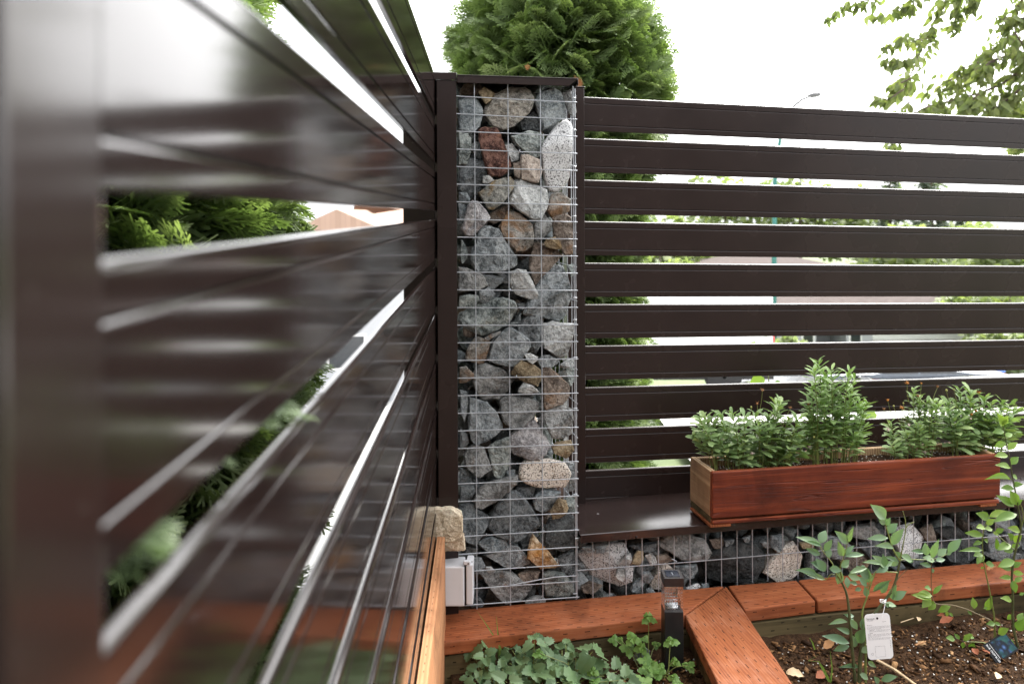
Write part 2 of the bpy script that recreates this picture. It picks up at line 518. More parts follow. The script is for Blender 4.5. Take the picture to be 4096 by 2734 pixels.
M['planter_raw'] = wood_mat('planter_raw_wood', (0.30, 0.17, 0.09), (0.50, 0.32, 0.18), (0.60, 0.43, 0.27), 1, None, 0.65, 0.9, cracks=True)
M['old_board'] = wood_mat('weathered_board', (0.045, 0.035, 0.018), (0.095, 0.072, 0.035), (0.16, 0.12, 0.06), 0, (0.05, 0.02), 0.75, 0.5)
M['old_board_y'] = wood_mat('weathered_board_long', (0.045, 0.035, 0.018), (0.10, 0.075, 0.038), (0.16, 0.12, 0.06), 1, (0.05, 0.02), 0.75, 0.5)
M['fresh_board'] = wood_mat('fresh_cedar_board', (0.25, 0.105, 0.048), (0.40, 0.19, 0.092), (0.48, 0.26, 0.14), 1, (0.03, 0.011), 0.6, 0.4)
M['white_plastic'] = plain('grey_white_plastic', (0.62, 0.62, 0.64), 0.38, 0, 0.03, 20)
M['black_plastic'] = plain('black_plastic', (0.012, 0.012, 0.013), 0.42, 0, 0.2, 60)
M['cap_plastic'] = plain('brown_black_plastic', (0.022, 0.018, 0.018), 0.35, 0, 0.2, 60)
M['leaf_blueberry'] = leaf_mat('leaf_blueberry', (0.11, 0.20, 0.11), (0.165, 0.265, 0.145), (0.23, 0.33, 0.17), 0.36)
M['leaf_young'] = leaf_mat('leaf_young_blueberry', (0.11, 0.20, 0.04), (0.17, 0.28, 0.055), (0.24, 0.34, 0.06), 0.42)
M['leaf_daisy'] = leaf_mat('leaf_daisy', (0.20, 0.30, 0.125), (0.32, 0.435, 0.185), (0.46, 0.565, 0.26), 0.4)
M['leaf_daisy_light'] = leaf_mat('leaf_daisy_light', (0.20, 0.31, 0.12), (0.30, 0.43, 0.17), (0.40, 0.52, 0.22), 0.42)
M['leaf_straw'] = leaf_mat('leaf_strawberry', (0.07, 0.13, 0.055), (0.105, 0.175, 0.075), (0.15, 0.23, 0.105), 0.45, 0.18)
M['leaf_herb'] = leaf_mat('leaf_herb', (0.10, 0.20, 0.045), (0.15, 0.27, 0.06), (0.20, 0.33, 0.08), 0.5)
M['stem_green'] = plain('stem_green', (0.17, 0.20, 0.05), 0.5, 0, 0.3, 60)
M['stem_brown'] = plain('stem_brown', (0.14, 0.10, 0.045), 0.6, 0, 0.35, 60)
M['stem_dark'] = plain('stem_dark_green', (0.075, 0.085, 0.03), 0.6, 0, 0.35, 60)
M['bark'] = plain('bark', (0.10, 0.075, 0.055), 0.9, 0, 0.4, 30, 0.8)
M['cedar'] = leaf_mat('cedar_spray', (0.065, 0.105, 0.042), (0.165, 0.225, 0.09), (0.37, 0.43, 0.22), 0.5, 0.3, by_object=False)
M['tree_leaf'] = leaf_mat('tree_leaf', (0.09, 0.12, 0.042), (0.145, 0.175, 0.066), (0.235, 0.255, 0.105), 0.45, 0.38, by_object=False)
M['far_leaf'] = leaf_mat('far_leaf', (0.15, 0.19, 0.09), (0.22, 0.26, 0.13), (0.30, 0.33, 0.17), 0.6, 0.4, by_object=False)
M['far_conifer'] = leaf_mat('far_conifer', (0.11, 0.14, 0.11), (0.15, 0.185, 0.14), (0.2, 0.23, 0.17), 0.7, 0.35, by_object=False)

# ------------------------------------------------------------------ the setting: terrain, soil, paving
def toW(p):
    d = Vector(p) - WO
    return Vector((d.dot(UH), d.dot(NH), p[2]))

def ground_z(x, y):
    n = (x - WO.x) * NH.x + (y - WO.y) * NH.y
    K = [(-1e9, -.09), (2.5, -.09), (6, -.8), (12, -2.36), (14, -2.7), (18, -4.0), (30, -5.4), (60, -6.2), (1e9, -6.2)]
    for i in range(len(K) - 1):
        if n <= K[i + 1][0]:
            t = (n - K[i][0]) / (K[i + 1][0] - K[i][0])
            return K[i][1] + (K[i + 1][1] - K[i][1]) * t
    return K[-1][1]

def build_ground():
    ax = sorted(set([-300, -150, -80, -50, -30] + [round(-20 + 0.8 * i, 2) for i in range(62)] + [30, 45, 70, 120, 200, 300]))
    ay = sorted(set([-300, -100, -40, -20, -10, -5] + [round(-3 + 0.8 * i, 2) for i in range(50)] + [40, 50, 70, 100, 160, 300, 500]))
    V = [(x, y, ground_z(x, y)) for y in ay for x in ax]
    nx = len(ax)
    fs = [(j * nx + i, j * nx + i + 1, (j + 1) * nx + i + 1, (j + 1) * nx + i) for j in range(len(ay) - 1) for i in range(nx - 1)]
    m, nt, b, o = new_mat('lawn'); q = N(nt)
    nz = q.noise(q.coord(), 3.0, 6, 0.65)
    nt.links.new(q.ramp(nz, [(0.3, (0.05, 0.075, 0.025)), (0.6, (0.10, 0.13, 0.045)), (0.8, (0.17, 0.17, 0.08))]), b.inputs['Base Color'])
    b.inputs['Roughness'].default_value = 0.95
    mb = MB(); mb.raw(V, fs)
    g = mb.build('ground', m, smooth=True)
    tag(g, kind='structure')

build_ground()

def concrete_mat(name, a, bcol, rough=0.85):
    m, nt, b, o = new_mat(name); q = N(nt)
    co = q.coord()
    n1 = q.noise(co, 1.2, 5, 0.6); n2 = q.noise(co, 60, 4, 0.7)
    v = q.math('ADD', q.math('MULTIPLY', n1, 0.6), q.math('MULTIPLY', n2, 0.4))
    nt.links.new(q.ramp(v, [(0.35, a), (0.65, bcol)]), b.inputs['Base Color'])
    b.inputs['Roughness'].default_value = rough
    return m
M['concrete'] = concrete_mat('pale_concrete', (0.42, 0.41, 0.39), (0.55, 0.54, 0.52))
M['asphalt'] = concrete_mat('grey_asphalt', (0.10, 0.10, 0.10), (0.17, 0.17, 0.165))

def sheet(name, mat, x0, x1, nx, y0, y1, ny, dz, zf=ground_z):
    xs = [x0 + (x1 - x0) * i / nx for i in range(nx + 1)]; ys = [y0 + (y1 - y0) * i / ny for i in range(ny + 1)]
    V = [(x, y, zf(x, y) + dz) for y in ys for x in xs]
    fs = [(j * (nx + 1) + i, j * (nx + 1) + i + 1, (j + 1) * (nx + 1) + i + 1, (j + 1) * (nx + 1) + i) for j in range(ny) for i in range(nx)]
    mb = MB(); mb.raw(V, fs)
    return tag(mb.build(name, mat, smooth=True), kind='structure')
M['bark_path'] = concrete_mat('bark_path', (0.035, 0.024, 0.017), (0.075, 0.052, 0.036), 0.95)
pth = MB(); pth.raw([(-9, -14, 0.0), (9, -14, 0.0), (9, -1.76, 0.0), (-0.2, -1.76, 0.0), (-9, -1.76, 0.0)], [(0, 1, 2, 3, 4)])
tag(pth.build('bark_path', M['bark_path'], loc=WO + Vector((0, 0, -0.03)), rot=WROT), kind='structure')
sheet('side_drive', M['concrete'], -9.0, -0.24, 24, 2.1, 11.8, 40, 0.05)
sheet('driveway', M['concrete'], 0.9, 9.0, 24, 3.6, 11.8, 40, 0.05)
sheet('road', M['concrete'], -60, 60, 80, 12.2, 25.5, 40, 0.05)

def soil_mat():
    m, nt, b, o = new_mat('potting_soil'); q = N(nt)
    co = q.coord()
    n1 = q.noise(co, 45, 6, 0.7, 0.3); n2 = q.noise(co, 240, 4, 0.7)
    col = q.ramp(q.math('ADD', q.math('MULTIPLY', n1, 0.5), q.math('MULTIPLY', n2, 0.5)),
                 [(0.36, (0.012, 0.0065, 0.0035)), (0.5, (0.042, 0.022, 0.011)), (0.62, (0.09, 0.048, 0.023)), (0.75, (0.19, 0.105, 0.05))])
    nt.links.new(col, b.inputs['Base Color']); b.inputs['Roughness'].default_value = 0.9; b.inputs['Specular IOR Level'].default_value = 0.1
    nt.links.new(q.bump(n1, 0.9, 0.012), b.inputs['Normal'])
    return m
M['soil'] = soil_mat()

def soil_z(x, y):
    p = Vector((x * 5, y * 5, 0.3))
    return 0.016 * noise.noise(p) + 0.010 * noise.noise(p * 3.1)
def build_soil():
    nu, nn = 150, 110
    V = []
    for j in range(nn + 1):
        for i in range(nu + 1):
            u, n = -0.20 + 2.6 * i / nu, -1.75 + 2.27 * j / nn
            p = W(u, n, 0)
            V.append((u, n, soil_z(p.x, p.y) + 0.005 * noise.noise(Vector((p.x * 40, p.y * 40, 0)))))
    fs = [(j * (nu + 1) + i, j * (nu + 1) + i + 1, (j + 1) * (nu + 1) + i + 1, (j + 1) * (nu + 1) + i) for j in range(nn) for i in range(nu)]
    mb = MB(); mb.raw(V, fs)
    tag(mb.build('soil', M['soil'], smooth=True, loc=WO, rot=WROT), kind='structure')
build_soil()

# ------------------------------------------------------------------ stones
def hull_bm(pts):
    bm = bmesh.new()
    for p in pts: bm.verts.new(p)
    r = bmesh.ops.convex_hull(bm, input=bm.verts)
    junk = [e for e in set(r['geom_interior'] + r['geom_unused']) if isinstance(e, bmesh.types.BMVert) and e.is_valid]
    if junk: bmesh.ops.delete(bm, geom=junk, context='VERTS')
    loose = [v for v in bm.verts if not v.link_faces]
    if loose: bmesh.ops.delete(bm, geom=loose, context='VERTS')
    return bm

def roughen(bm, size, amp, seed, target):
    bmesh.ops.triangulate(bm, faces=bm.faces)
    for _ in range(5):
        es = [e for e in bm.edges if e.calc_length() > size * target]
        if not es: break
        bmesh.ops.subdivide_edges(bm, edges=es, cuts=1)
        bmesh.ops.triangulate(bm, faces=[f for f in bm.faces if len(f.verts) > 3])
    bm.normal_update()
    o = Vector((seed * 3.7, seed * 1.3, seed * 7.1))
    mv = []
    for v in bm.verts:
        p = v.co / size + o
        a = noise.noise(p * 2.2) * 0.45
        a += (0.5 - abs(noise.noise(p * 4.3 + o))) * 0.7 - 0.25
        a += noise.noise(p * 10) * 0.5 + noise.noise(p * 21) * 0.4
        mv.append(v.normal * (a * amp * size))
    for v, d in zip(bm.verts, mv): v.co += d

def rock(name, outline, n0, mat, seed, parent, thick=None, amp=0.035, roundness=0.0):
    """a crushed stone whose face outline (u, z) sits in the wall frame, n0 = its front"""
    rr = random.Random(seed)
    pts = [Vector((p[0], p[1])) for p in outline]
    c = sum(pts, Vector((0, 0))) / len(pts)
    pts = [c + (p - c) * 1.02 for p in pts]
    area = abs(sum(pts[i].x * pts[(i + 1) % len(pts)].y - pts[(i + 1) % len(pts)].x * pts[i].y for i in range(len(pts)))) / 2
    size = math.sqrt(area)
    th = thick or min(0.10, size * rr.uniform(0.65, 0.9))
    P = []
    phi = rr.uniform(0, math.pi); rd = Vector((math.cos(phi), math.sin(phi)))
    off = rr.uniform(-.25, .25) * size; sl_a, sl_b = rr.uniform(0.05, .55), rr.uniform(0.05, .55)
    ta = rr.uniform(0, 6.28); tilt = Vector((math.cos(ta), math.sin(ta))) * rr.uniform(0, .18)
    def front(p):                                    # two cleavage planes that meet in a ridge, tipped a little
        s_ = (p - c).dot(rd) - off
        return th * .02 + (s_ * sl_a if s_ > 0 else -s_ * sl_b) + (p - c).dot(tilt) + abs(tilt.length) * size * .5
    for p in pts:
        e = c + (p - c) * 0.93
        fe = min(front(e), th * .55)
        P.append((e.x, n0 + fe, e.y))
        P.append((p.x, n0 + min(fe + th * rr.uniform(.08, .25), th * .7), p.y))
        b = c + (p - c) * rr.uniform(0.6, 0.85)
        P.append((b.x, n0 + th * rr.uniform(0.75, 1.05), b.y))
    for k in range(5):
        f = c + rd.yx * 0 + Vector((-rd.y, rd.x)) * size * rr.uniform(-.42, .42) + rd * (off + rr.uniform(-.05, .05) * size)
        if k < 3: P.append((f.x, n0 + front(f) * .9, f.y))
    bm = hull_bm(P)
    roughen(bm, size, amp, seed % 97 + 1, 0.13)
    if roundness:
        for _ in range(int(roundness)):
            bmesh.ops.smooth_vert(bm, verts=bm.verts, factor=0.5, use_axis_x=True, use_axis_y=True, use_axis_z=True)
        for f in bm.faces: f.smooth = True
    me = bpy.data.meshes.new(name); bm.to_mesh(me); bm.free()
    return link(name, me, parent, mat)

# small rock templates for fill and rubble
TPL = []
for i in range(14):
    rr = random.Random(500 + i)
    P = []
    for k in range(16):
        v = Vector((rr.gauss(0, 1), rr.gauss(0, 1), rr.gauss(0, 1))).normalized()
        P.append((v.x * rr.uniform(.7, 1.15), v.y * rr.uniform(.6, 1.0), v.z * rr.uniform(.5, .9)))
    bm = hull_bm(P); roughen(bm, 1.0, 0.05, i + 3, 0.62)
    bm.verts.index_update()
    TPL.append((np.array([v.co[:] for v in bm.verts]), np.array([[v.index for v in f.verts] for f in bm.faces])))
    bm.free()

def rnd_rot(rr):
    return Matrix.Rotation(rr.uniform(0, 6.28), 4, 'X') @ Matrix.Rotation(rr.uniform(0, 6.28), 4, 'Y') @ Matrix.Rotation(rr.uniform(0, 6.28), 4, 'Z')

def rubble(name, parent, ur, nr, zr, step, mats, seed, skip=None):
    rr = random.Random(seed); mg = Merge()
    u = ur[0]
    while u <= ur[1]:
        n = nr[0]
        while n <= nr[1]:
            z = zr[0]
            while z <= zr[1]:
                p = (u + rr.uniform(-.3, .3) * step, n + rr.uniform(-.25, .25) * step, z + rr.uniform(-.3, .3) * step)
                V, Fc = TPL[rr.randrange(len(TPL))]
                s = step * rr.uniform(0.62, 0.85)
                if not (skip and skip(*p)):
                    mg.add(V, Fc, Matrix.Translation(p) @ rnd_rot(rr) @ Matrix.Scale(s, 4), rr.random(), rr.randrange(len(mats)))
                z += step
            n += step
        u += step
    o = mg.build(name, mats, parent)
    return tag(o, kind='stuff')

# ------------------------------------------------------------------ gabion pillar
pillar = thing('gabion_pillar', 'tall wire mesh pillar filled with broken grey stones under a brown metal cap', 'gabion pillar', WO, WROT)
PU0, PU1, PD = -0.157, 0.190, 0.50
Zr = lambda z: CAM_Z + z
cap = MB()
cap.box(PU0 - 0.002, PU1 + 0.004, -0.016, PD + 0.016, Zr(0.386), Zr(0.392))
cap.raw([(PU0 - 0.002, -0.016, Zr(0.3925)), (PU1 + 0.006, -0.016, Zr(0.3925)), (PU1 - 0.022, -0.016, Zr(0.369)), (PU0 - 0.002, -0.016, Zr(0.3695)),
         (PU0 - 0.002, -0.0135, Zr(0.3925)), (PU1 + 0.006, -0.0135, Zr(0.3925)), (PU1 - 0.022, -0.0135, Zr(0.369)), (PU0 - 0.002, -0.0135, Zr(0.3695))],
        [(0, 1, 2, 3), (7, 6, 5, 4), (0, 4, 5, 1), (1, 5, 6, 2), (2, 6, 7, 3), (3, 7, 4, 0)])
cap.box(PU1 + 0.0042, PU1 + 0.0065, -0.012, PD + 0.012, Zr(0.372), Zr(0.3918))
cap.build('cap', M['brown'], pillar, bevel=0.0008)

# galvanised wires, every one on its own; the mesh hangs a degree and a half out of level as in the photo
WR = 0.00155
wire_us = [-0.1075, -0.0100, 0.0860]
for i, u in enumerate(wire_us):
    MB().tube([(u, 0.004, Zr(0.372)), (u + 0.0015, 0.004, Zr(-0.4)), (u + 0.001, 0.004, Zr(-1.128))], WR, 6).build('wire', M['wire'], pillar, smooth=True)
MB().tube([(PU1 - 0.006, 0.003, Zr(0.372)), (PU1 - 0.003, 0.003, Zr(-1.128))], WR, 6).build('wire', M['wire'], pillar, smooth=True)
for du, dn in ((-0.001, 0.006), (-0.013, 0.05), (-0.0125, 0.10)):
    MB().tube([(PU1 + (0.001 if dn < .01 else 0.001), dn, Zr(0.365)), (PU1 + 0.001, dn, Zr(-1.128))], WR, 6).build('wire', M['wire'], pillar, smooth=True)
rw = random.Random(5)
for i in range(-17, 13):
    zl = -0.266 + 0.05 * i
    sag = rw.uniform(-.0012, .0012)
    if zl < -1.105:
        zl = -1.112
    MB().tube([(PU0 - 0.004, 0.0005, Zr(zl)), (0.02, 0.0003, Zr(zl - 0.0048 + sag)), (PU1 + 0.001, 0.0005, Zr(zl - 0.0094)), (PU1 + 0.0055, -0.0005, Zr(zl - 0.0096))],
              WR, 6).build('wire', M['wire'], pillar, smooth=True)
# side and back panels of the cage, and the loop of loose wire at the foot
side = MB()
for k in range(11):
    n = 0.05 * k
    if k > 2: side.tube([(PU1 + 0.001, n, Zr(0.365)), (PU1 + 0.001, n, Zr(-1.128))], WR, 5)
for i in range(-8, 7):
    z = -0.245 + 0.1 * i
    if z > -1.12: side.tube([(PU1 + 0.0032, 0.002, Zr(z - 0.012)), (PU1 + 0.0032, PD, Zr(z - 0.012))], WR, 5)
for k in range(4): side.tube([(PU0 + 0.1 * k, PD, Zr(0.36)), (PU0 + 0.1 * k, PD, Zr(-1.128))], WR, 5)
for i in range(-17, 13): side.tube([(PU0, PD + .003, Zr(-0.266 + .05 * i)), (PU1, PD + .003, Zr(-0.275 + .05 * i))], WR, 5)
tag(side.build('mesh_panel', M['wire'], pillar, smooth=True), kind='stuff')
pts = [on_wall(*cD(p), -0.004) for p in ((590, 1322), (700, 1300), (900, 1262), (1040, 1240), (1240, 1228))]
MB().tube(pts, WR, 6).build('loose_wire', M['wire'], pillar, smooth=True)
for p, f in (((808, 880), cA), ((772, 592), cC), ((812, 112), cD), ((357, 822), cD), ((920, 792), cD), ((700, 1040), cB)):
    q = on_wall(*f(p), -0.003)
    MB().tube([q + Vector((0, -.0015, .004)), q + Vector((0.0008, -.003, 0)), q + Vector((0, -.0015, -.004)), q + Vector((0, 0.003, 0.001))], 0.0009, 5).build('clip', M['wire'], pillar, smooth=True)
for p, f in (((1440, 265), cA), ((1440, 635), cA), ((1445, 1062), cA), ((1445, 188), cB), ((1445, 540), cB), ((1450, 1134), cB), ((1450, 1390), cB), ((1455, 375), cC), ((1455, 965), cC), ((1455, 1485), cC), ((1225, 28), cD), ((1228, 428), cD), ((1245, 862), cD), ((1228, 1403), cD)):
    q = on_wall(*f(p), -0.004)
    MB().tube([q + Vector((-.006, 0, 0)), q + Vector((0, -.0015, .0006)), q + Vector((.006, 0, 0))], 0.0012, 5).build('clip', M['wire'], pillar, smooth=True)

STONES = [
 (cA, 'pale', 0, [(525,225),(690,150),(880,125),(940,180),(975,250),(960,340),(925,440),(800,510),(750,600),(630,630),(510,590),(470,530),(390,430),(440,350)]),
 (cA, 'ochre', 1, [(320,200),(385,148),(430,175),(520,225),(470,300),(410,348),(350,260)]),
 (cA, 'stonebrown', 5, [(105,190),(160,110),(330,100),(380,160),(300,240),(110,245)]),
 (cA, 'blue', 1, [(95,300),(190,245),(300,250),(350,320),(385,440),(350,600),(290,665),(190,680),(95,640)]),
 (cA, 'blue', 0, [(980,290),(1040,200),(1200,150),(1280,200),(1330,320),(1370,480),(1240,560),(1090,640),(1070,560),(1050,430)]),
 (cA, 'dark', 4, [(800,560),(900,480),(960,425),(1050,440),(1060,600),(1050,650),(830,640)]),
 (cA, 'taupe', 1, [(1290,210),(1380,180),(1415,260),(1465,430),(1440,490),(1370,460),(1330,320)]),
 (cA, 'granite', 0, [(1380,495),(1430,560),(1435,800),(1420,1040),(1395,1230),(1310,1350),(1190,1370),(1110,1230),(1085,1050),(1090,940),(1110,750),(1190,640),(1300,540)]),
 (cA, 'red', 0, [(330,640),(400,610),(545,612),(580,680),(640,850),(720,1060),(670,1130),(580,1190),(450,1170),(400,1030),(340,800)]),
 (cA, 'green', 1, [(700,720),(900,650),(1060,670),(1100,790),(1085,900),(1020,965),(950,950),(850,870),(760,810)]),
 (cA, 'green', 1, [(95,665),(200,680),(240,740),(235,900),(190,1040),(95,1050)]),
 (cA, 'grey', 3, [(230,820),(290,780),(340,790),(350,900),(335,980),(280,950)]),
 (cA, 'dark', 2, [(200,960),(400,1000),(430,1130),(360,1250),(330,1400),(240,1440),(100,1330),(100,1060)]),
 (cA, 'light', 2, [(630,820),(710,800),(800,900),(790,990),(700,1020),(670,920)]),
 (cA, 'stonebrown', 1, [(720,1020),(800,1010),(825,1080),(790,1205),(740,1180)]),
 (cA, 'beige', 0, [(820,930),(900,925),(1040,990),(1075,1120),(1030,1255),(880,1170),(830,1210),(810,1010)]),
 (cA, 'light', 1, [(370,1180),(440,1165),(505,1225),(430,1265),(370,1260)]),
 (cA, 'gold', 0, [(320,1365),(420,1310),(520,1225),(700,1180),(740,1215),(750,1290),(650,1440),(540,1500),(500,1566),(440,1560),(390,1480)]),
 (cA, 'light', 0, [(755,1230),(820,1205),(1000,1280),(1140,1330),(1165,1390),(1140,1530),(1070,1590),(1050,1680),(950,1677),(870,1612),(790,1562),(690,1480),(740,1380)]),
 (cA, 'blue', 2, [(95,1360),(190,1370),(230,1440),(200,1500),(95,1490)]),
 (cB, 'mauve', 0, [(200,60),(250,0),(330,20),(430,140),(470,210),(400,270),(320,350),(270,420),(200,420),(130,340),(170,250)]),
 (cB, 'blue', 2, [(95,40),(200,20),(200,150),(160,260),(95,280)]),
 (cB, 'rusty', 1, [(1160,0),(1180,-70),(1300,-92),(1395,0),(1385,130),(1300,185),(1190,220),(1120,120)]),
 (cB, 'stonebrown', 0, [(1190,215),(1330,150),(1400,200),(1425,320),(1425,500),(1410,620),(1330,640),(1270,560),(1205,420)]),
 (cB, 'rusty', 0, [(630,220),(690,120),(820,150),(900,230),(960,280),(975,420),(960,530),(880,590),(770,600),(710,540),(690,450),(600,420),(580,310)]),
 (cB, 'stonebrown', 4, [(470,150),(580,90),(690,40),(690,110),(640,220),(500,280),(430,250)]),
 (cB, 'taupe', 1, [(970,270),(1050,180),(1100,160),(1170,270),(1165,350),(1080,440),(1000,490),(970,420)]),
 (cB, 'grey', 0, [(330,360),(400,300),(560,330),(600,440),(660,540),(690,640),(770,660),(785,760),(700,800),(610,825),(440,800),(400,830),(300,830),(250,730),(240,640),(290,520),(310,450)]),
 (cB, 'green', 1, [(130,455),(180,530),(200,620),(180,690),(130,740),(105,640)]),
 (cB, 'stonebrown', 1, [(940,640),(980,500),(1070,500),(1250,580),(1320,640),(1140,825),(1050,920),(985,995),(940,900),(925,800)]),
 (cB, 'ochre', -1, [(1080,500),(1110,450),(1210,425),(1270,480),(1290,560),(1240,580),(1120,550)]),
 (cB, 'taupe', 0, [(95,780),(190,785),(300,840),(380,870),(440,990),(340,1040),(100,1060)]),
 (cB, 'dark', 1, [(370,860),(500,870),(620,910),(600,950),(510,1035),(440,1030),(400,920)]),
 (cB, 'grey', 3, [(540,850),(600,835),(660,890),(680,950),(620,965)]),
 (cB, 'light', 0, [(700,830),(780,800),(880,810),(940,920),(985,1010),(1020,1110),(1010,1165),(930,1150),(850,1110),(760,1100),(720,1040),(690,950)]),
 (cB, 'grey', 0, [(990,1010),(1080,900),(1180,800),(1290,750),(1350,810),(1380,930),(1420,1040),(1400,1250),(1380,1360),(1290,1420),(1150,1400),(1020,1330),(860,1320),(880,1250),(1010,1180),(1020,1110)]),
 (cB, 'green', 2, [(1340,750),(1430,740),(1440,860),(1390,890)]),
 (cB, 'green', 1, [(100,1110),(200,1090),(320,1100),(330,1160),(280,1230),(180,1260),(100,1230)]),
 (cB, 'grey', 1, [(330,1060),(430,1010),(520,1080),(460,1150),(400,1205),(330,1180)]),
 (cB, 'green', 0, [(300,1220),(420,1200),(500,1130),(640,1130),(760,1180),(790,1270),(700,1430),(660,1480),(530,1545),(370,1590),(310,1560),(280,1480),(150,1470),(110,1400),(130,1330)]),
 (cB, 'blue', 4, [(760,1190),(860,1180),(865,1230),(800,1260)]),
 (cB, 'dark', 1, [(780,1440),(870,1360),(980,1315),(1040,1350),(1050,1450),(1040,1560),(1040,1680),(990,1740),(940,1680),(900,1600),(790,1530)]),
 (cC, 'light', 0, [(1080,-20),(1200,-40),(1430,-20),(1430,80),(1390,170),(1370,330),(1330,380),(1230,360),(1080,260),(1060,150)]),
 (cC, 'grey', 0, [(500,180),(560,100),(700,25),(820,90),(920,170),(940,250),(850,340),(780,400),(740,490),(640,480),(560,460),(440,410),(470,280)]),
 (cC, 'rusty', 1, [(270,150),(330,130),(390,170),(470,190),(440,300),(420,400),(390,480),(300,450),(180,390),(190,280)]),
 (cC, 'taupe', 0, [(380,150),(470,90),(580,55),(570,90),(420,170)]),
 (cC, 'stonebrown', 4, [(140,20),(300,10),(300,110),(240,140),(150,110)]),
 (cC, 'rusty', 1, [(105,480),(180,470),(270,550),(270,600),(180,660),(105,670)]),
 (cC, 'taupe', 1, [(260,560),(300,470),(420,440),(600,500),(690,600),(740,650),(690,780),(600,880),(380,870),(330,800),(270,700)]),
 (cC, 'ochre', 0, [(700,560),(740,470),(820,400),(960,440),(1040,510),(1050,620),(1010,700),(930,670),(850,650),(800,600)]),
 (cC, 'light', -1, [(850,330),(920,315),(1010,360),(1000,400),(940,440),(890,410)]),
 (cC, 'grey', 1, [(1000,400),(1080,340),(1140,335),(1260,400),(1250,440),(1180,485),(1080,460),(1040,480)]),
 (cC, 'light', 1, [(1265,450),(1340,400),(1440,390),(1440,460),(1380,490),(1280,490)]),
 (cC, 'green', 2, [(1252,560),(1330,490),(1440,500),(1430,640),(1390,700),(1350,620)]),
 (cC, 'stonebrown', 0, [(1080,480),(1110,465),(1190,510),(1260,600),(1360,660),(1395,720),(1390,830),(1310,920),(1180,910),(1110,980),(1085,940)]),
 (cC, 'light', 0, [(790,720),(850,655),(940,680),(1040,770),(900,790),(780,770)]),
 (cC, 'taupe', 0, [(640,840),(700,830),(760,870),(880,830),(950,860),(1050,900),(1040,980),(960,1080),(820,1190),(700,1190),(620,1110),(580,1000),(590,880)]),
 (cC, 'grey', 0, [(220,830),(330,870),(430,900),(540,1000),(580,1090),(625,1190),(530,1280),(400,1340),(290,1395),(240,1340),(210,1200),(215,980)]),
 (cC, 'grey', 1, [(110,740),(190,760),(205,870),(190,1000),(160,1110),(110,1000)]),
 (cC, 'taupe', 0, [(1160,900),(1200,890),(1300,930),(1430,980),(1440,1100),(1430,1280),(1290,1330),(1190,1310),(1120,1190),(1085,1060),(1110,990)]),
 (cC, 'mauve', 0, [(700,1270),(780,1220),(980,1095),(1010,1180),(1070,1230),(1140,1330),(1170,1410),(1090,1500),(1040,1560),(930,1570),(880,1530),(830,1480),(720,1490),(690,1400)]),
 (cC, 'ochre', 1, [(1180,1410),(1240,1350),(1400,1330),(1430,1430),(1350,1540),(1200,1480)]),
 (cD, 'green', 1, [(370,-20),(440,-90),(570,-150),(590,-50),(585,140),(530,240),(488,295),(430,250),(415,150)]),
 (cC, 'grey', 2, [(110,1180),(190,1250),(215,1350),(150,1420),(110,1410)]),
 (cC, 'grey', 3, [(1010,1060),(1070,1020),(1070,1180),(1020,1170)]),
 (cD, 'taupe', 0, [(130,40),(160,-20),(250,-60),(340,-20),(380,100),(415,190),(290,255),(240,240),(150,150)]),
 (cD, 'granite_brown', 0, [(690,160),(740,105),(860,110),(980,75),(1130,120),(1190,220),(1165,330),(1140,370),(980,360),(850,372),(740,330),(670,280)]),
 (cD, 'blue', 2, [(95,160),(170,175),(205,250),(215,310),(95,320)]),
 (cD, 'dark', 2, [(95,330),(210,330),(250,380),(190,480),(95,500)]),
 (cD, 'taupe', 0, [(230,480),(280,380),(340,320),(520,290),(660,240),(665,300),(600,370),(530,430),(440,510),(300,580),(250,560)]),
 (cD, 'dark', 0, [(430,620),(470,520),(590,400),(640,385),(700,430),(830,600),(885,710),(800,810),(650,885),(600,890),(440,830),(365,750),(400,660)]),
 (cD, 'blue', 1, [(810,500),(830,430),(920,380),(1090,400),(1040,520),(980,600),(900,620),(830,570)]),
 (cD, 'ochre', 0, [(980,600),(1060,460),(1130,480),(1150,550),(1080,650),(1010,680)]),
 (cD, 'black', 0, [(935,760),(990,690),(1130,630),(1215,640),(1215,960),(1110,1000),(1000,960),(930,900)]),
 (cD, 'dark', 0, [(95,560),(190,530),(250,560),(390,660),(370,730),(290,850),(240,920),(150,880),(95,750)]),
 (cD, 'blue', 0, [(265,900),(340,850),(400,835),(560,880),(575,950),(440,975),(350,975)]),
 (cD, 'grey', 1, [(340,1030),(560,980),(600,910),(650,915),(730,1000),(740,1060),(800,1120),(700,1150),(560,1145)]),
 (cD, 'orange', -1, [(820,840),(870,890),(900,950),(980,1010),(1090,1160),(1050,1180),(890,1170),(750,1040),(770,930)]),
 (cD, 'dark', 1, [(1050,1060),(1130,1000),(1215,990),(1250,1130),(1190,1215),(1090,1170)]),
 (cD, 'green', 0, [(920,1220),(1000,1180),(1110,1190),(1190,1280),(1210,1380),(1110,1430),(950,1420),(920,1330)]),
 (cD, 'taupe', 1, [(290,1190),(430,1170),(570,1170),(700,1270),(810,1330),(790,1390),(720,1480),(540,1495),(450,1420),(390,1340)]),
 (cD, 'stonebrown', 2, [(660,1200),(730,1170),(880,1170),(850,1250),(740,1285),(680,1250)]),
 (cD, 'light', 2, [(730,1470),(800,1420),(890,1400),(930,1440),(920,1490),(740,1510)]),
 (cD, 'grey', 1, [(200,1040),(300,1030),(340,1110),(310,1190),(200,1190)]),
 (cD, 'light', 0, [(340,1120),(390,1110),(440,1160),(360,1180)]),
 (cD, 'grey', 2, [(200,1430),(290,1420),(330,1480),(310,1510),(200,1510)]),
 (cD, 'grey', 2, [(1150,110),(1215,110),(1230,380),(1160,400),(1190,250)]),
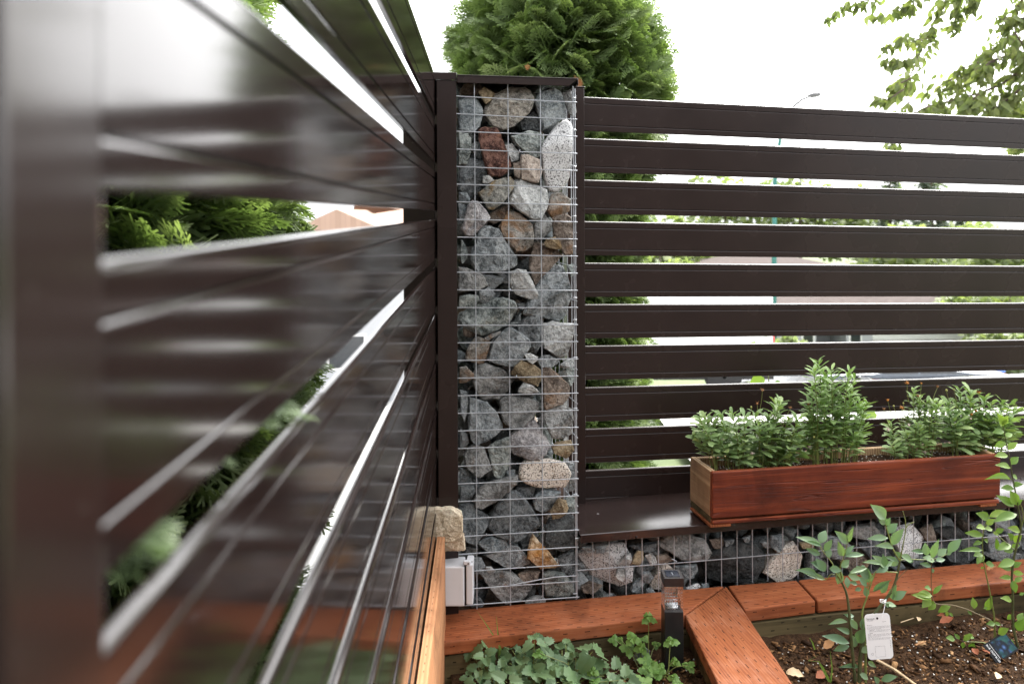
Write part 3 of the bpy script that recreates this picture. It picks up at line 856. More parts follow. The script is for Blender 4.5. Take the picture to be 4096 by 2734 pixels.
 (cD, 'green', 2, [(1120,460),(1215,420),(1225,600),(1150,600)]),
 (cD, 'blue', 3, [(545,190),(625,170),(630,240),(560,270)]),
 (cD, 'taupe', 3, [(150,930),(260,940),(250,1020),(150,1010)]),
 (cD, 'dark', 4, [(690,900),(770,880),(760,990),(700,970)]),
 (cD, 'dark', 4, [(640,360),(830,330),(800,460),(700,440)]),
]
def place_stones(rows, parent, seed0):
    for i, (f, mname, layer, poly) in enumerate(rows):
        n0 = 0.0065 + 0.011 * max(layer, 0) - (0.002 if layer < 0 else 0)
        ol = [on_wall(*f(p), n0 + 0.022) for p in poly]
        ol = [(p.x, p.z) for p in ol]
        big = mname.startswith('granite')
        rock('stone', ol, n0, M[mname], seed0 + i, parent, amp=0.022 if big else (0.035 if mname == 'black' else 0.05), roundness=1 if (big and seed0 < 300) else 0)
place_stones(STONES, pillar, 100)
rub_mats = [M[k] for k in ('grey', 'blue', 'dark', 'taupe', 'green', 'stonebrown')]
rubble('rubble', pillar, (PU0 + 0.03, PU1 - 0.035), (0.112, PD - 0.05), (0.09, Zr(0.372)), 0.064, rub_mats, 21)

# ------------------------------------------------------------------ low gabion wall with its brown ledge
wall = thing('gabion_wall', 'low stone filled wire mesh wall under a brown metal ledge', 'gabion wall', WO, WROT)
LEDGE = Zr(-0.934)
lt = lambda u: LEDGE - 0.006 * (u - 0.2)
led = MB()
u0, u1 = PU1 + 0.006, 2.30
led.raw([(u0, -0.014, lt(u0)), (u1, -0.014, lt(u1)), (u1, 0.50, lt(u1)), (u0, 0.50, lt(u0)),
         (u0, -0.014, lt(u0) - .004), (u1, -0.014, lt(u1) - .004), (u1, 0.50, lt(u1) - .004), (u0, 0.50, lt(u0) - .004)],
        [(0, 1, 2, 3), (7, 6, 5, 4), (0, 4, 5, 1), (1, 5, 6, 2), (2, 6, 7, 3), (3, 7, 4, 0)])
led.raw([(u0, -0.0165, lt(u0) - .0004), (u1, -0.0165, lt(u1) - .0004), (u1, -0.0142, lt(u1) - .0004), (u0, -0.0142, lt(u0) - .0004),
         (u0, -0.0165, lt(u0) - .0245), (u1, -0.0165, lt(u1) - .0245), (u1, -0.0142, lt(u1) - .0245), (u0, -0.0142, lt(u0) - .0245)],
        [(0, 1, 2, 3), (7, 6, 5, 4), (0, 4, 5, 1), (1, 5, 6, 2), (2, 6, 7, 3), (3, 7, 4, 0)])
led.build('ledge', M['ledge'], wall, bevel=0.0009)
sp = on_wall(*cE((692, 384)), -0.0165)
MB().lathe([(0.0042, 0), (0.004, -0.0016), (0.002, -0.0028)], 10, 'y', (sp.x, -0.0165, sp.z)).build('screw', M['brown'], wall, smooth=True)
xs_w = [240, 415, 587, 756, 926, 1091, 1256, 1421, 1585, 1748, 1908, 2068, 2226]
us = [on_wall(*cE((x, 700)), 0.002).x for x in xs_w]
stepu = (us[-1] - us[0]) / 12
us = us + [us[-1] + stepu * (k + 1) for k in range(16)]
for u in us:
    MB().tube([(u, 0.004, lt(u) - 0.03), (u, 0.004, 0.085)], WR, 6).build('wire', M['wire'], wall, smooth=True)
a, b = on_wall(*cE((60, 733)), 0), on_wall(*cE((2349, 547)), 0)
sl = (b.z - a.z) / (b.x - a.x)
MB().tube([(PU1 - 0.004, 0.0006, a.z), ((a.x + b.x) / 2, 0.0004, (a.z + b.z) / 2 - .002), (b.x, 0.0006, b.z), (2.3, 0.0006, b.z + sl * (2.3 - b.x))], WR, 6).build('wire', M['wire'], wall, smooth=True)
for p, f in (((1105, 640), cE), ((720, 500), cF)):
    q = on_wall(*f(p), -0.003)
    MB().tube([q + Vector((-.012, .004, .008)), q + Vector((0.001, -.003, 0.003)), q + Vector((0.002, -.002, -.004)), q + Vector((-.002, 0.003, -.002))], 0.0011, 5).build('clip', M['wire'], wall, smooth=True)
LOW = [
 (cE, 'granite', 1, [(90,590),(250,560),(430,450),(580,460),(620,560),(660,700),(640,830),(530,915),(400,890),(280,850),(150,690)]),
 (cE, 'grey', 0, [(110,470),(210,450),(240,490),(170,540)]),
 (cE, 'grey', 0, [(250,470),(380,440),(330,530),(260,530)]),
 (cE, 'light', 0, [(480,660),(560,560),(620,530),(630,600),(600,680)]),
 (cE, 'ochre', -1, [(630,640),(650,560),(690,505),(745,510),(745,590),(700,670)]),
 (cE, 'light', 0, [(770,560),(830,520),(880,580),(900,640),(830,665)]),
 (cE, 'light', -1, [(450,770),(480,690),(560,690),(580,770),(520,830)]),
 (cE, 'grey', 0, [(725,810),(750,740),(820,720),(860,790),(800,850)]),
 (cE, 'granite_brown', 2, [(830,870),(900,790),(930,690),(990,645),(1080,710),(1100,800),(1000,940),(840,930)]),
 (cE, 'taupe', 0, [(940,500),(1040,400),(1250,370),(1420,420),(1460,520),(1430,600),(1350,630),(1220,620),(1080,560)]),
 (cE, 'blue', 1, [(1080,680),(1310,650),(1330,720),(1260,800),(1190,800),(1150,720)]),
 (cE, 'black', 0, [(1450,600),(1560,510),(1650,450),(1780,430),(1960,460),(2040,560),(2010,680),(1940,860),(1700,900),(1480,880),(1420,720)]),
 (cE, 'stonebrown', 2, [(1440,400),(1580,380),(1580,470),(1480,480)]),
 (cE, 'grey', 1, [(1590,400),(1690,380),(1680,430),(1600,470)]),
 (cE, 'grey', 1, [(1770,370),(1860,340),(1840,410),(1800,420)]),
 (cE, 'grey', 2, [(1960,420),(2070,380),(2080,470),(2010,475)]),
 (cE, 'blue', 0, [(2090,360),(2210,340),(2215,490),(2140,520),(2080,470)]),
 (cE, 'granite_brown', 0, [(2000,740),(2070,620),(2200,470),(2330,430),(2420,560),(2400,760),(2300,830),(2140,850)]),
 (cE, 'stonebrown', 2, [(100,880),(200,830),(340,880),(260,940),(120,940)]),
 (cE, 'blue', 1, [(620,930),(640,850),(740,770),(760,840),(690,950)]),
 (cE, 'granite', 0, [(1190,890),(1310,835),(1345,880),(1240,920)]),
 (cE, 'blue', 1, [(1350,850),(1420,840),(1430,890),(1360,890)]),
 (cE, 'dark', 3, [(610,470),(760,440),(900,430),(880,500),(700,520)]),
 (cE, 'stonebrown', 3, [(880,560),(1000,540),(1080,610),(980,640),(900,640)]),
 (cE, 'grey', 2, [(340,960),(430,940),(480,985),(400,1000)]),
 (cE, 'grey', 2, [(770,900),(830,880),(880,945),(780,950)]),
 (cF, 'grey', 1, [(0,470),(50,430),(60,540),(0,560)]),
 (cF, 'ochre', 1, [(170,500),(270,470),(280,530),(190,540)]),
 (cF, 'dark', 1, [(240,560),(330,540),(350,640),(230,760)]),
 (cF, 'taupe', 1, [(510,440),(560,380),(740,370),(790,430),(640,470)]),
 (cF, 'grey', 0, [(290,480),(400,450),(520,480),(610,560),(600,620),(500,640),(330,620)]),
 (cF, 'stonebrown', 0, [(480,640),(620,580),(690,640),(660,700),(560,740)]),
 (cF, 'dark', 0, [(630,520),(780,490),(830,560),(800,650),(720,640)]),
 (cF, 'granite', 0, [(880,460),(960,400),(1060,380),(1140,470),(1100,640),(980,660),(920,560)]),
 (cF, 'stonebrown', 1, [(1080,400),(1170,360),(1190,480),(1120,490)]),
 (cF, 'black', 1, [(1200,410),(1350,380),(1430,450),(1280,480)]),
 (cF, 'black', 0, [(1290,480),(1500,470),(1550,560),(1440,650),(1310,650),(1260,560)]),
 (cF, 'taupe', 0, [(1560,590),(1700,560),(1830,580),(1810,630),(1640,640)]),
 (cF, 'dark', 1, [(1440,350),(1580,330),(1570,420),(1470,420)]),
 (cF, 'grey', 1, [(1610,330),(1740,310),(1750,400),(1680,420)]),
 (cF, 'taupe', 1, [(1700,440),(1840,430),(1840,530),(1740,560)]),
 (cF, 'dark', 1, [(1140,520),(1230,500),(1270,600),(1180,650)]),
 (cF, 'dark', 0, [(830,660),(900,590),(960,680),(900,720)]),
 (cF, 'grey', 1, [(1570,440),(1660,430),(1690,540),(1590,570)]),
 (cF, 'grey', 1, [(1850,400),(1990,380),(2000,560),(1860,560)]),
]
place_stones(LOW, wall, 400)
rubble('rubble', wall, (PU1 + 0.03, 2.28), (0.105, 0.42), (0.02, LEDGE - 0.04), 0.068, rub_mats, 22)

# ------------------------------------------------------------------ slatted fences
def slat_prof(th, h, g1, g2):
    """slat section: rounded top edge and two grooves with rounded lower lips"""
    def groove(g):
        return [(0, g - .0036), (-.0004, g - .0023), (-.0012, g - .0012), (-.0022, g - .0006), (-.0030, g - .0005), (-.0030, g + .0004), (0, g + .0008)]
    top = [(-.0055 * (1 - math.cos(R(a))), h - .005 + .005 * math.sin(R(a))) for a in (0, 22, 45, 68, 90)]
    return [(-th, 0), (-.0012, 0), (0, .0012)] + groove(g2) + groove(g1) + top + [(-th, h)]
SH, STH, SP = 0.1115, 0.0075, 0.1357

fence_r = thing('slat_fence', 'dark brown horizontal slat fence standing on the ledge behind the planter', 'slat fence', WO, WROT)
FN = 0.2585
for k in range(10):
    zt = Zr(0.381 - SP * k)
    h = SH if k < 9 else 0.096
    pr = [(-p[0], p[1] - h) for p in slat_prof(STH, h, h - 0.021, 0.020 - (SH - h))] if k < 9 else [(-p[0], p[1] - h) for p in slat_prof(STH, h, h - 0.021, 0.006)]
    mb = MB(); mb.extrude(pr, -0.03, 1.80, 0)
    o = mb.build('slat', M['brown'], fence_r, loc=(0.2876, FN, zt), rot=(0, 0.0235, 0))
MB().box(0.226, 0.2845, 0.225, 0.283, LEDGE - 0.02, Zr(0.405)).box(0.223, 0.2875, 0.222, 0.286, Zr(0.4052), Zr(0.4085)).build('post', M['brown'], fence_r, bevel=0.0012)
MB().box(2.08, 2.14, 0.225, 0.283, LEDGE - 0.02, Zr(0.39)).build('post', M['brown'], fence_r, bevel=0.0012)

fence_l = thing('slat_fence', 'glossy dark brown slat fence running from the near left edge to the pillar', 'slat fence', LO, (0, 0, LANG))
for k in range(-3, 9):
    zt = Zr(-0.015 - 0.1355 * k)
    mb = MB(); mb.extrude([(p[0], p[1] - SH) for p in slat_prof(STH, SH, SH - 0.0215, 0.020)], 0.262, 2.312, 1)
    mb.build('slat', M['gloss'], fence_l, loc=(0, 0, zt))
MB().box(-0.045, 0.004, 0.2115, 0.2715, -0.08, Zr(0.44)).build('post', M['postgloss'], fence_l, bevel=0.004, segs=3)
# square post outside the corner
MB().box(-0.103, -0.010, 2.36, 2.46, -0.08, Zr(0.36)).build('post', M['brown'], fence_l, bevel=0.002)

corner = thing('fence_post', 'square brown metal corner post between slat fence and stone pillar', 'post', WO, WROT)
MB().box(-0.2165, PU0 - 0.003, -0.006, 0.056, -0.05, Zr(0.378)).build('shaft', M['brown'], corner, bevel=0.0015)
pc = MB()
pc.box(-0.235, PU0 - 0.003, -0.0095, 0.40, Zr(0.3945), Zr(0.3985))
pc.box(-0.235, PU0 - 0.003, -0.0098, -0.0064, Zr(0.3785), Zr(0.3988))
pc.build('cap', M['brown'], corner, bevel=0.0008)

# ------------------------------------------------------------------ raised bed edging
bed = thing('raised_bed_frame', 'red stained timber edging boards round the planting bed', 'bed edging', WO, WROT)
KT = CAM_Z - 1.130
def topoly(px, z=KT):
    return [tuple(toW(on_z(x, y, z))[:2]) for x, y in px]
KA = topoly([(1752, 2443), (2896, 2341), (2734, 2459), (1750, 2568.6)])
KB = topoly([(2913, 2340), (3185, 2318), (3262, 2402), (2979, 2437)])
KC = topoly([(3192, 2317), (4500, 2194), (4500, 2283), (3270, 2401)])
KD = topoly([(2904.7, 2343), (2741, 2461), (3146, 3300), (3548, 3300), (2975, 2440)])
for P, m in ((KA, 'cedar_red'), (KB, 'cedar_red'), (KC, 'cedar_red')):
    MB().prism(P, KT - 0.037, KT).build('board', M[m], bed, bevel=0.004, segs=2)
MB().prism(KD, KT - 0.036, KT + 0.001).build('board', M['cedar_red_y'], bed, bevel=0.004, segs=2)
nf = (KA[3][1] + KA[2][1]) / 2
def low_board(P0, P1, off, z0, z1, mat):
    d = Vector((P1[0] - P0[0], P1[1] - P0[1])).normalized(); nrm = Vector((-d.y, d.x))
    a0, a1 = Vector(P0) + nrm * off, Vector(P1) + nrm * off
    b0, b1 = a0 + nrm * 0.038, a1 + nrm * 0.038
    MB().prism([a0, a1, b1, b0], z0, z1).build('board', M[mat], bed, bevel=0.003, segs=2)
low_board(KA[3], (KC[2][0], KC[2][1]), 0.010, -0.10, KT - 0.043, 'old_board')
low_board((KD[2][0], KD[2][1]), (KD[1][0], KD[1][1] - 0.002), -0.048, -0.10, KT - 0.038, 'old_board_y')
low_board((KD[4][0], KD[4][1] - 0.01), (KD[3][0], KD[3][1]), -0.048, -0.10, KT - 0.038, 'old_board_y')

fresh = thing('cedar_board', 'upright light tan cedar board edging the bed along the left fence', 'board', LO, (0, 0, LANG))
fb = MB()
zt, Yf = CAM_Z - 0.887, 2.195
fb.raw([(0.002, 0.30, -0.06), (0.0235, 0.30, -0.06), (0.026, Yf, -0.06), (0.002, Yf, -0.06), (0.002, 0.30, zt), (0.0215, 0.30, zt), (0.024, Yf, zt), (0.002, Yf, zt)],
       [(0, 3, 2, 1), (4, 5, 6, 7), (0, 1, 5, 4), (1, 2, 6, 5), (2, 3, 7, 6), (3, 0, 4, 7)])
fb.build('plank', M['fresh_board'], fresh, bevel=0.0015)

# ------------------------------------------------------------------ planter box on the ledge
PLN0, PLN1 = -0.0545, 0.108
pa = on_wall(*cH((250, 820)), PLN0)
pb = on_wall(2848.6, 2113, PLN0)
PL_U0 = pa.x
PL_LEN = 0.99
planter = thing('planter_box', 'long red stained wooden window box with bare wood ends standing on the brown ledge', 'planter box',
                W(PL_U0, PLN0, pb.z + 0.001), (0, R(0.62), WA))
DP = PLN1 - PLN0
def pbox(name, mat, *b, bev=0.003):
    return MB().box(*b).build(name, M[mat], planter, bevel=bev, segs=2)
HB, HT = 0.0275, 0.1640
pbox('front_board', 'planter_red', 0.0, PL_LEN, 0.0, 0.019, HB + 0.0, HT)
pbox('back_board', 'planter_raw', 0.0195, PL_LEN - 0.0195, DP - 0.019, DP, HB, HT - 0.002)
pbox('end_board', 'planter_raw', 0.0005, 0.019, 0.0195, DP, HB, HT - 0.001)
pbox('end_board', 'planter_raw', PL_LEN - 0.019, PL_LEN - 0.0005, 0.0195, DP, HB, HT - 0.001)
pbox('trim', 'planter_red', 0.002, PL_LEN - 0.002, 0.001, 0.020, 0.0085, HB - 0.0065, bev=0.0045)
pbox('bottom_board', 'old_board', 0.0015, PL_LEN - 0.0015, 0.021, DP - 0.001, 0.0085, HB - 0.001)
pbox('foot', 'cedar_red_y', -0.004, 0.062, 0.004, DP - 0.012, 0.0, 0.0082, bev=0.0015)
pbox('foot', 'cedar_red_y', PL_LEN - 0.07, PL_LEN - 0.01, 0.004, DP - 0.012, 0.0, 0.0082, bev=0.0015)
def bumpy_sheet(x0, x1, nx, y0, y1, ny, z, amp, mat, name, parent):
    V = []
    for j in range(ny + 1):
        for i in range(nx + 1):
            x, y = x0 + (x1 - x0) * i / nx, y0 + (y1 - y0) * j / ny
            V.append((x, y, z + amp * (noise.noise(Vector((x * 18, y * 18, 1))) + 0.6 * noise.noise(Vector((x * 60, y * 60, 2))))))
    fs = [(j * (nx + 1) + i, j * (nx + 1) + i + 1, (j + 1) * (nx + 1) + i + 1, (j + 1) * (nx + 1) + i) for j in range(ny) for i in range(nx)]
    mb = MB(); mb.raw(V, fs)
    return mb.build(name, M[mat], parent, smooth=True)
SOILZ = HT - 0.026
bumpy_sheet(0.019, PL_LEN - 0.019, 110, 0.019, DP - 0.019, 14, SOILZ, 0.006, 'soil', 'soil', planter)

# flat chip / leaf templates -------------------------------------------------
def box_tpl(x, y, z):
    v = np.array([(sx * x / 2, sy * y / 2, sz * z / 2) for sz in (-1, 1) for sy in (-1, 1) for sx in (-1, 1)])
    f = np.array([(0, 2, 3), (0, 3, 1), (4, 5, 7), (4, 7, 6), (0, 1, 5), (0, 5, 4), (2, 6, 7), (2, 7, 3), (0, 4, 6), (0, 6, 2), (1, 3, 7), (1, 7, 5)])
    return v, f
def chip_tpl(seed):
    rr = random.Random(seed)
    v, f = box_tpl(1, 1, 1)
    v = v + np.array([[rr.uniform(-.22, .22) for _ in range(3)] for _ in range(8)])
    return v, f
CHIPS = [chip_tpl(i) for i in range(8)]
M['mulch'] = tint_mat('bark_chips', [(0.0, (0.018, 0.009, 0.0045)), (0.4, (0.07, 0.034, 0.015)), (0.66, (0.16, 0.08, 0.034)), (0.86, (0.33, 0.18, 0.08)), (1.0, (0.52, 0.34, 0.18))])
M['perlite'] = plain('perlite', (0.72, 0.70, 0.66), 0.8, 0, 0.1, 60)

def specks(name, parent, cnt, sampler, seed, size=(0.0014, 0.003)):
    rr = random.Random(seed); mg = Merge()
    for _ in range(cnt):
        p = sampler(rr); V, Fc = CHIPS[rr.randrange(8)]
        mg.add(V, Fc, Matrix.Translation(p) @ rnd_rot(rr) @ Matrix.Scale(rr.uniform(*size), 4))
    return tag(mg.build(name, [M['perlite']], parent), kind='stuff')
specks('perlite', planter, 420, lambda rr: (rr.uniform(.02, PL_LEN - .02), rr.uniform(.02, DP - .02), SOILZ + rr.uniform(-.001, .006)), 3)

# ------------------------------------------------------------------ leaves
def leaf_tpl(L, Wd, widest=0.5, fold=0.25, curl=0.15, tip=1.0, rows=7, base=0.12, serr=0.0, wave=0.0, seed=0):
    """leaf blade along +Y from the origin, upper face +Z; three verts across each row"""
    rr = random.Random(seed)
    V, Fc = [], []
    for i in range(rows + 1):
        t = i / rows
        w = math.sin(math.pi / 2 * t / widest) ** 0.85 if t < widest else math.cos(math.pi / 2 * (t - widest) / (1 - widest)) ** (0.85 * tip)
        w = max(w, base * (1 - t) * 1.0) * Wd / 2
        if i == rows: w = 0.0004
        if i == 0: w = Wd * base / 2
        s = 1 + (serr if i % 2 else -serr)
        z = -curl * L * t * t
        wv = wave * L * rr.uniform(-1, 1)
        V += [(-w * s, t * L, z + fold * w + wv), (0, t * L, z), (w * s, t * L, z + fold * w - wv)]
        if i:
            a = 3 * (i - 1)
            for k in (0, 1):
                Fc += [(a + k, a + k + 1, a + k + 4), (a + k, a + k + 4, a + k + 3)]
    return np.array(V), np.array(Fc)

def leaf_mesh(name, mat, **k):
    V, Fc = leaf_tpl(**k)
    me = mesh_np(name, V, Fc, smooth=True)
    me.materials.append(M[mat])
    return me

def place(me, name, parent, Mx):
    o = bpy.data.objects.new(name, me)
    C.objects.link(o); o.parent = parent; o.matrix_local = Mx
    return o

def twist(d, up, ang):
    return Matrix.Rotation(ang, 3, Vector(d).normalized()) @ Vector(up)

# ------------------------------------------------------------------ plants in the planter
DAISY = [leaf_mesh('leaf', 'leaf_daisy', L=1.0, Wd=w, widest=0.66, fold=f, curl=c, tip=0.7, rows=6, base=0.22, serr=0.08, wave=0.02, seed=i)
         for i, (w, f, c) in enumerate([(0.34, .3, .15), (0.42, .2, .3), (0.30, .4, .05), (0.38, .25, .22)])]
DAISY_L = [leaf_mesh('leaf', 'leaf_daisy_light', L=1.0, Wd=w, widest=0.55, fold=f, curl=c, tip=0.9, rows=6, base=0.2, serr=0.05, wave=0.015, seed=i)
           for i, (w, f, c) in enumerate([(0.29, .3, .12), (0.34, .2, .28), (0.26, .4, .05)])]
M['bud_yellow'] = plain('bud_yellow', (0.30, 0.30, 0.09), 0.7, 0, 0.3, 90)
M['bud_brown'] = plain('spent_flower', (0.22, 0.10, 0.035), 0.8, 0, 0.5, 120)
M['bud_orange'] = plain('spent_orange', (0.40, 0.16, 0.03), 0.8, 0, 0.4, 120)
M['petal_pale'] = plain('dry_pale_petal', (0.52, 0.42, 0.36), 0.8, 0, 0.25, 120)

def head(parent, p, kind, rr, sz=1.0):
    mb = MB(); r = 0.0034 * sz
    mb.lathe([(r * .35, -r * 1.1), (r * .9, -r * .6), (r, 0), (r * .75, r * .7), (r * .25, r)], 8)
    if kind in ('bud_brown', 'bud_orange', 'petal_pale'):
        for k in range(9):
            a = 6.283 * k / 9 + rr.uniform(-.2, .2); e = rr.uniform(-.4, .9); L = r * rr.uniform(1.4, 2.4)
            d = Vector((math.cos(a) * math.cos(e), math.sin(a) * math.cos(e), math.sin(e)))
            s = Vector((-math.sin(a), math.cos(a), 0)) * r * .3
            b = d * r * .6
            mb.raw([b - s, b + s, d * (L + r * .6) + s * .5, d * (L + r * .6) - s * .5], [(0, 1, 2, 3)])
    o = mb.build('flower_head', M[kind], parent)
    o.matrix_local = Matrix.Translation(p) @ Matrix.Rotation(rr.uniform(-.5, .5), 4, 'X') @ Matrix.Rotation(rr.uniform(-.5, .5), 4, 'Y')
    return o

def planter_pt(x, y, n):
    """point in the frame of the planter (u from its left end, n from its face, z from the ledge)"""
    w = on_wall(*cH((x, y)), n)
    return Vector((w.x - PL_U0, n - PLN0, w.z - (pb.z + 0.001)))

def bushy(name, label, base_px, tips, leaves, leaf_len, heads, seed, stem_mat='stem_green', nmid=0.026, spread=0.05, dens=1.0, low=0.25):
    rr = random.Random(seed)
    root = thing(name, label, 'plant', (0, 0, 0), (0, 0, 0), 'plants growing in the window box')
    b0 = planter_pt(base_px[0], base_px[1], nmid); b0.z = SOILZ
    Mp = Matrix.Translation(W(PL_U0, PLN0, pb.z + 0.001)) @ Matrix.Rotation(WA, 4, 'Z') @ Matrix.Rotation(R(0.62), 4, 'Y')
    root.matrix_world = Mp @ Matrix.Translation(b0)
    st = MB()
    jobs = []
    tips = tips + [(x + rr.uniform(-38, 38), y + rr.uniform(5, 90)) for k, (x, y) in enumerate(tips) if y > 280 and k % 4 == 0]
    for (tx, ty) in tips:
        ty = min(ty, base_px[1] - 18)
        n = nmid + rr.uniform(-spread, spread)
        tip = planter_pt(tx, ty, n) - b0
        h = max(tip.z, 0.015)
        base = Vector((tip.x * 0.72 + rr.uniform(-.012, .012), tip.y * 0.6, 0))
        mid = base.lerp(tip, 0.5) + Vector((tip.x * -.05, 0, h * 0.10))
        pts = [base, base.lerp(mid, .6) + Vector((0, 0, h * .03)), mid, mid.lerp(tip, .55), tip]
        st.tube(pts, [.0017, .0015, .0014, .0012, .0008], 5)
        k = int((6 + h / leaf_len * 4.2) * dens)
        for i in range(k):
            t = low + (1 - low) * (i + rr.random() * .6) / k
            f = min(t, 1.0) * 4; ii = min(int(f), 3)
            p = pts[ii].lerp(pts[ii + 1], f - ii)
            axis = (pts[min(ii + 1, 4)] - pts[ii]).normalized()
            az = i * 2.4 + rr.uniform(-.4, .4)
            side = Vector((math.cos(az), math.sin(az), 0))
            lift = 0.15 + 0.9 * t ** 2 + rr.uniform(-.25, .25)
            d = (side + axis * lift).normalized()
            up = axis if lift < 1.5 else -side
            L = leaf_len * (0.75 + 0.45 * math.sin(3.0 * min(t, 1))) * rr.uniform(.75, 1.2)
            jobs.append((p, d, up + side * -0.3, L))
    s = st.build('stem', M[stem_mat], root, smooth=True)
    rr.shuffle(jobs)
    for (p, d, up, L) in jobs[:290]:
        place(leaves[rr.randrange(len(leaves))], 'leaf', root, frame(p, d, up, L))
    if len(jobs) > 290:
        mg = Merge()
        for (p, d, up, L) in jobs[290:]:
            me = leaves[rr.randrange(len(leaves))]
            v = np.empty(len(me.vertices) * 3); me.vertices.foreach_get('co', v)
            f = np.empty(len(me.polygons) * 3, dtype=np.int32); me.loops.foreach_get('vertex_index', f)
            mg.add(v.reshape(-1, 3), f.reshape(-1, 3), frame(p, d, up, L), rr.random())
        tag(mg.build('foliage', [leaves[0].materials[0]], root, smooth=True), kind='stuff')
    for (hx, hy, kind, stem) in heads:
        n = nmid + rr.uniform(-spread, 0) * (1.0 if stem else 1.1)
        p = planter_pt(hx, hy, n) - b0
        head(root, p, kind, rr, rr.uniform(.8, 1.15))
        if stem:
            q = Vector((p.x * .8 + rr.uniform(-.008, .008), p.y, max(p.z - 0.062, .01)))
            MB().tube([q, q.lerp(p, .5) + Vector((rr.uniform(-.003, .003), 0, 0)), p - Vector((0, 0, .003))], .0008, 4).build('flower_stem', M['stem_green'], root, smooth=True)
    return root

bushy('daisy_plant', 'low bushy green plant with spent flowers at the left end of the window box', (520, 770),
      [(190,440),(300,430),(375,420),(235,470),(140,520),(460,440),(540,425),(620,430),(700,335),(690,420),(760,460),(830,440),(830,500),(210,570),(290,600),(350,620),(440,600),(500,630),(560,600),(640,520),(720,570),(790,600),(850,590),(900,660),(470,690),(620,700),(320,660),(520,735),(740,700),(400,560),(330,520),(850,690),(680,640),(560,500)],
      DAISY, 0.039, [(580,262,'bud_brown',1),(505,378,'bud_yellow',1),(545,355,'bud_brown',1),(450,420,'bud_yellow',1),(770,378,'bud_brown',1),(320,600,'petal_pale',0),(385,620,'petal_pale',0),(550,570,'petal_pale',0),(440,580,'bud_yellow',0),(900,640,'petal_pale',0),(515,690,'petal_pale',0),(930,575,'bud_yellow',0)], 31)
bushy('daisy_plant', 'tallest light green upright plant in the middle of the window box', (1075, 690),
      [(955,55),(1045,115),(1160,125),(1060,200),(925,115),(1100,230),(1200,170),(1235,330),(1285,340),(1180,290),(910,235),(980,250),(1150,380),(1230,470),(1270,500),(1080,400),(910,390),(890,330),(1010,160),(990,350),(950,470),(1040,480),(1140,480),(1000,580),(1200,560)],
      DAISY_L, 0.040, [(950,620,'petal_pale',0),(985,550,'petal_pale',0),(1030,560,'petal_pale',0),(1060,610,'petal_pale',0),(1230,560,'petal_pale',0),(890,352,'bud_brown',1)], 32, low=0.2)
bushy('daisy_plant', 'bushy green plant right of the bare soil patch in the window box', (1590, 710),
      [(1450,560),(1440,470),(1500,600),(1560,420),(1620,470),(1560,540),(1660,520),(1700,450),(1480,640),(1595,250),(1640,300),(1690,330),(1740,320),(1720,400),(1600,650),(1680,610),(1730,500),(1540,480),(1640,390)],
      DAISY, 0.031, [(1555,205,'bud_orange',1),(1650,205,'bud_orange',1),(1760,225,'bud_brown',1),(1425,320,'bud_orange',1),(1400,380,'bud_brown',1),(1465,360,'bud_yellow',1),(1530,340,'bud_yellow',1),(1520,370,'bud_orange',1),(1570,490,'petal_pale',0),(1640,480,'petal_pale',0),(1430,520,'petal_pale',0),(1625,655,'petal_pale',0),(1680,670,'petal_pale',0),(1630,290,'bud_brown',0)], 33)
bushy('daisy_plant', 'rounded broad leaved green plant at the right end of the window box', (1985, 700),
      [(1830,330),(1910,240),(1980,250),(1900,340),(2000,330),(2080,300),(2200,320),(2130,330),(2250,340),(1800,400),(1870,430),(1950,420),(2040,420),(2110,440),(2190,400),(2260,440),(2270,520),(2220,470),(2150,520),(2060,520),(1960,540),(1880,560),(1920,640),(2010,620),(2100,600),(2000,680),(2160,600),(2060,650)],
      DAISY, 0.041, [(1820,250,'bud_yellow',1),(1870,245,'bud_yellow',1),(2040,265,'bud_orange',1),(2020,385,'bud_orange',0),(1990,410,'bud_orange',0),(1985,440,'petal_pale',0),(2090,650,'petal_pale',0),(1780,355,'bud_yellow',0)], 34)

# ------------------------------------------------------------------ white junction box and the two sandstones on it
JB_Y = 2.197
jl, jr = on_depth(1700, 2265, JB_Y).x, on_depth(1857, 2265, JB_Y).x
jz1, jz0 = on_depth(1800, 2266, JB_Y).z, on_depth(1800, 2425, JB_Y).z
jbox = thing('junction_box', 'grey white plastic outdoor electrical box with a hinged lid at the foot of the pillar', 'electrical box', (jl, JB_Y, jz0))
jw, jh, jd = jr - jl, jz1 - jz0, 0.068
MB().box(0, jw, 0, jd, 0, jh).build('body', M['white_plastic'], jbox, bevel=0.004, segs=3)
MB().box(jw + 0.0012, jw + 0.0045, 0.004, jd - 0.002, 0.002, jh - 0.002).build('gasket', M['black_plastic'], jbox)
MB().box(jw + 0.005, jw + 0.024, 0.002, jd, 0.004, jh + 0.004).build('lid', M['white_plastic'], jbox, bevel=0.003, segs=2)
hg = MB(); hg.box(jw - 0.002, jw + 0.017, 0.0, 0.012, jh + 0.0045, jh + 0.0155).box(jw + 0.006, jw + 0.024, 0.014, 0.036, jh + 0.0045, jh + 0.012)
hg.build('hinge', M['white_plastic'], jbox, bevel=0.002, segs=2)
MB().lathe([(0.0022, -0.0006), (0.0022, 0.001)], 10, 'y', (jw + 0.011, 0.0, jh + 0.009)).build('hinge_pin', M['cap_plastic'], jbox)
MB().box(0.035, 0.045, -0.002, 0.03, jh + 0.0005, jh + 0.006).build('catch', M['white_plastic'], jbox, bevel=0.0015)

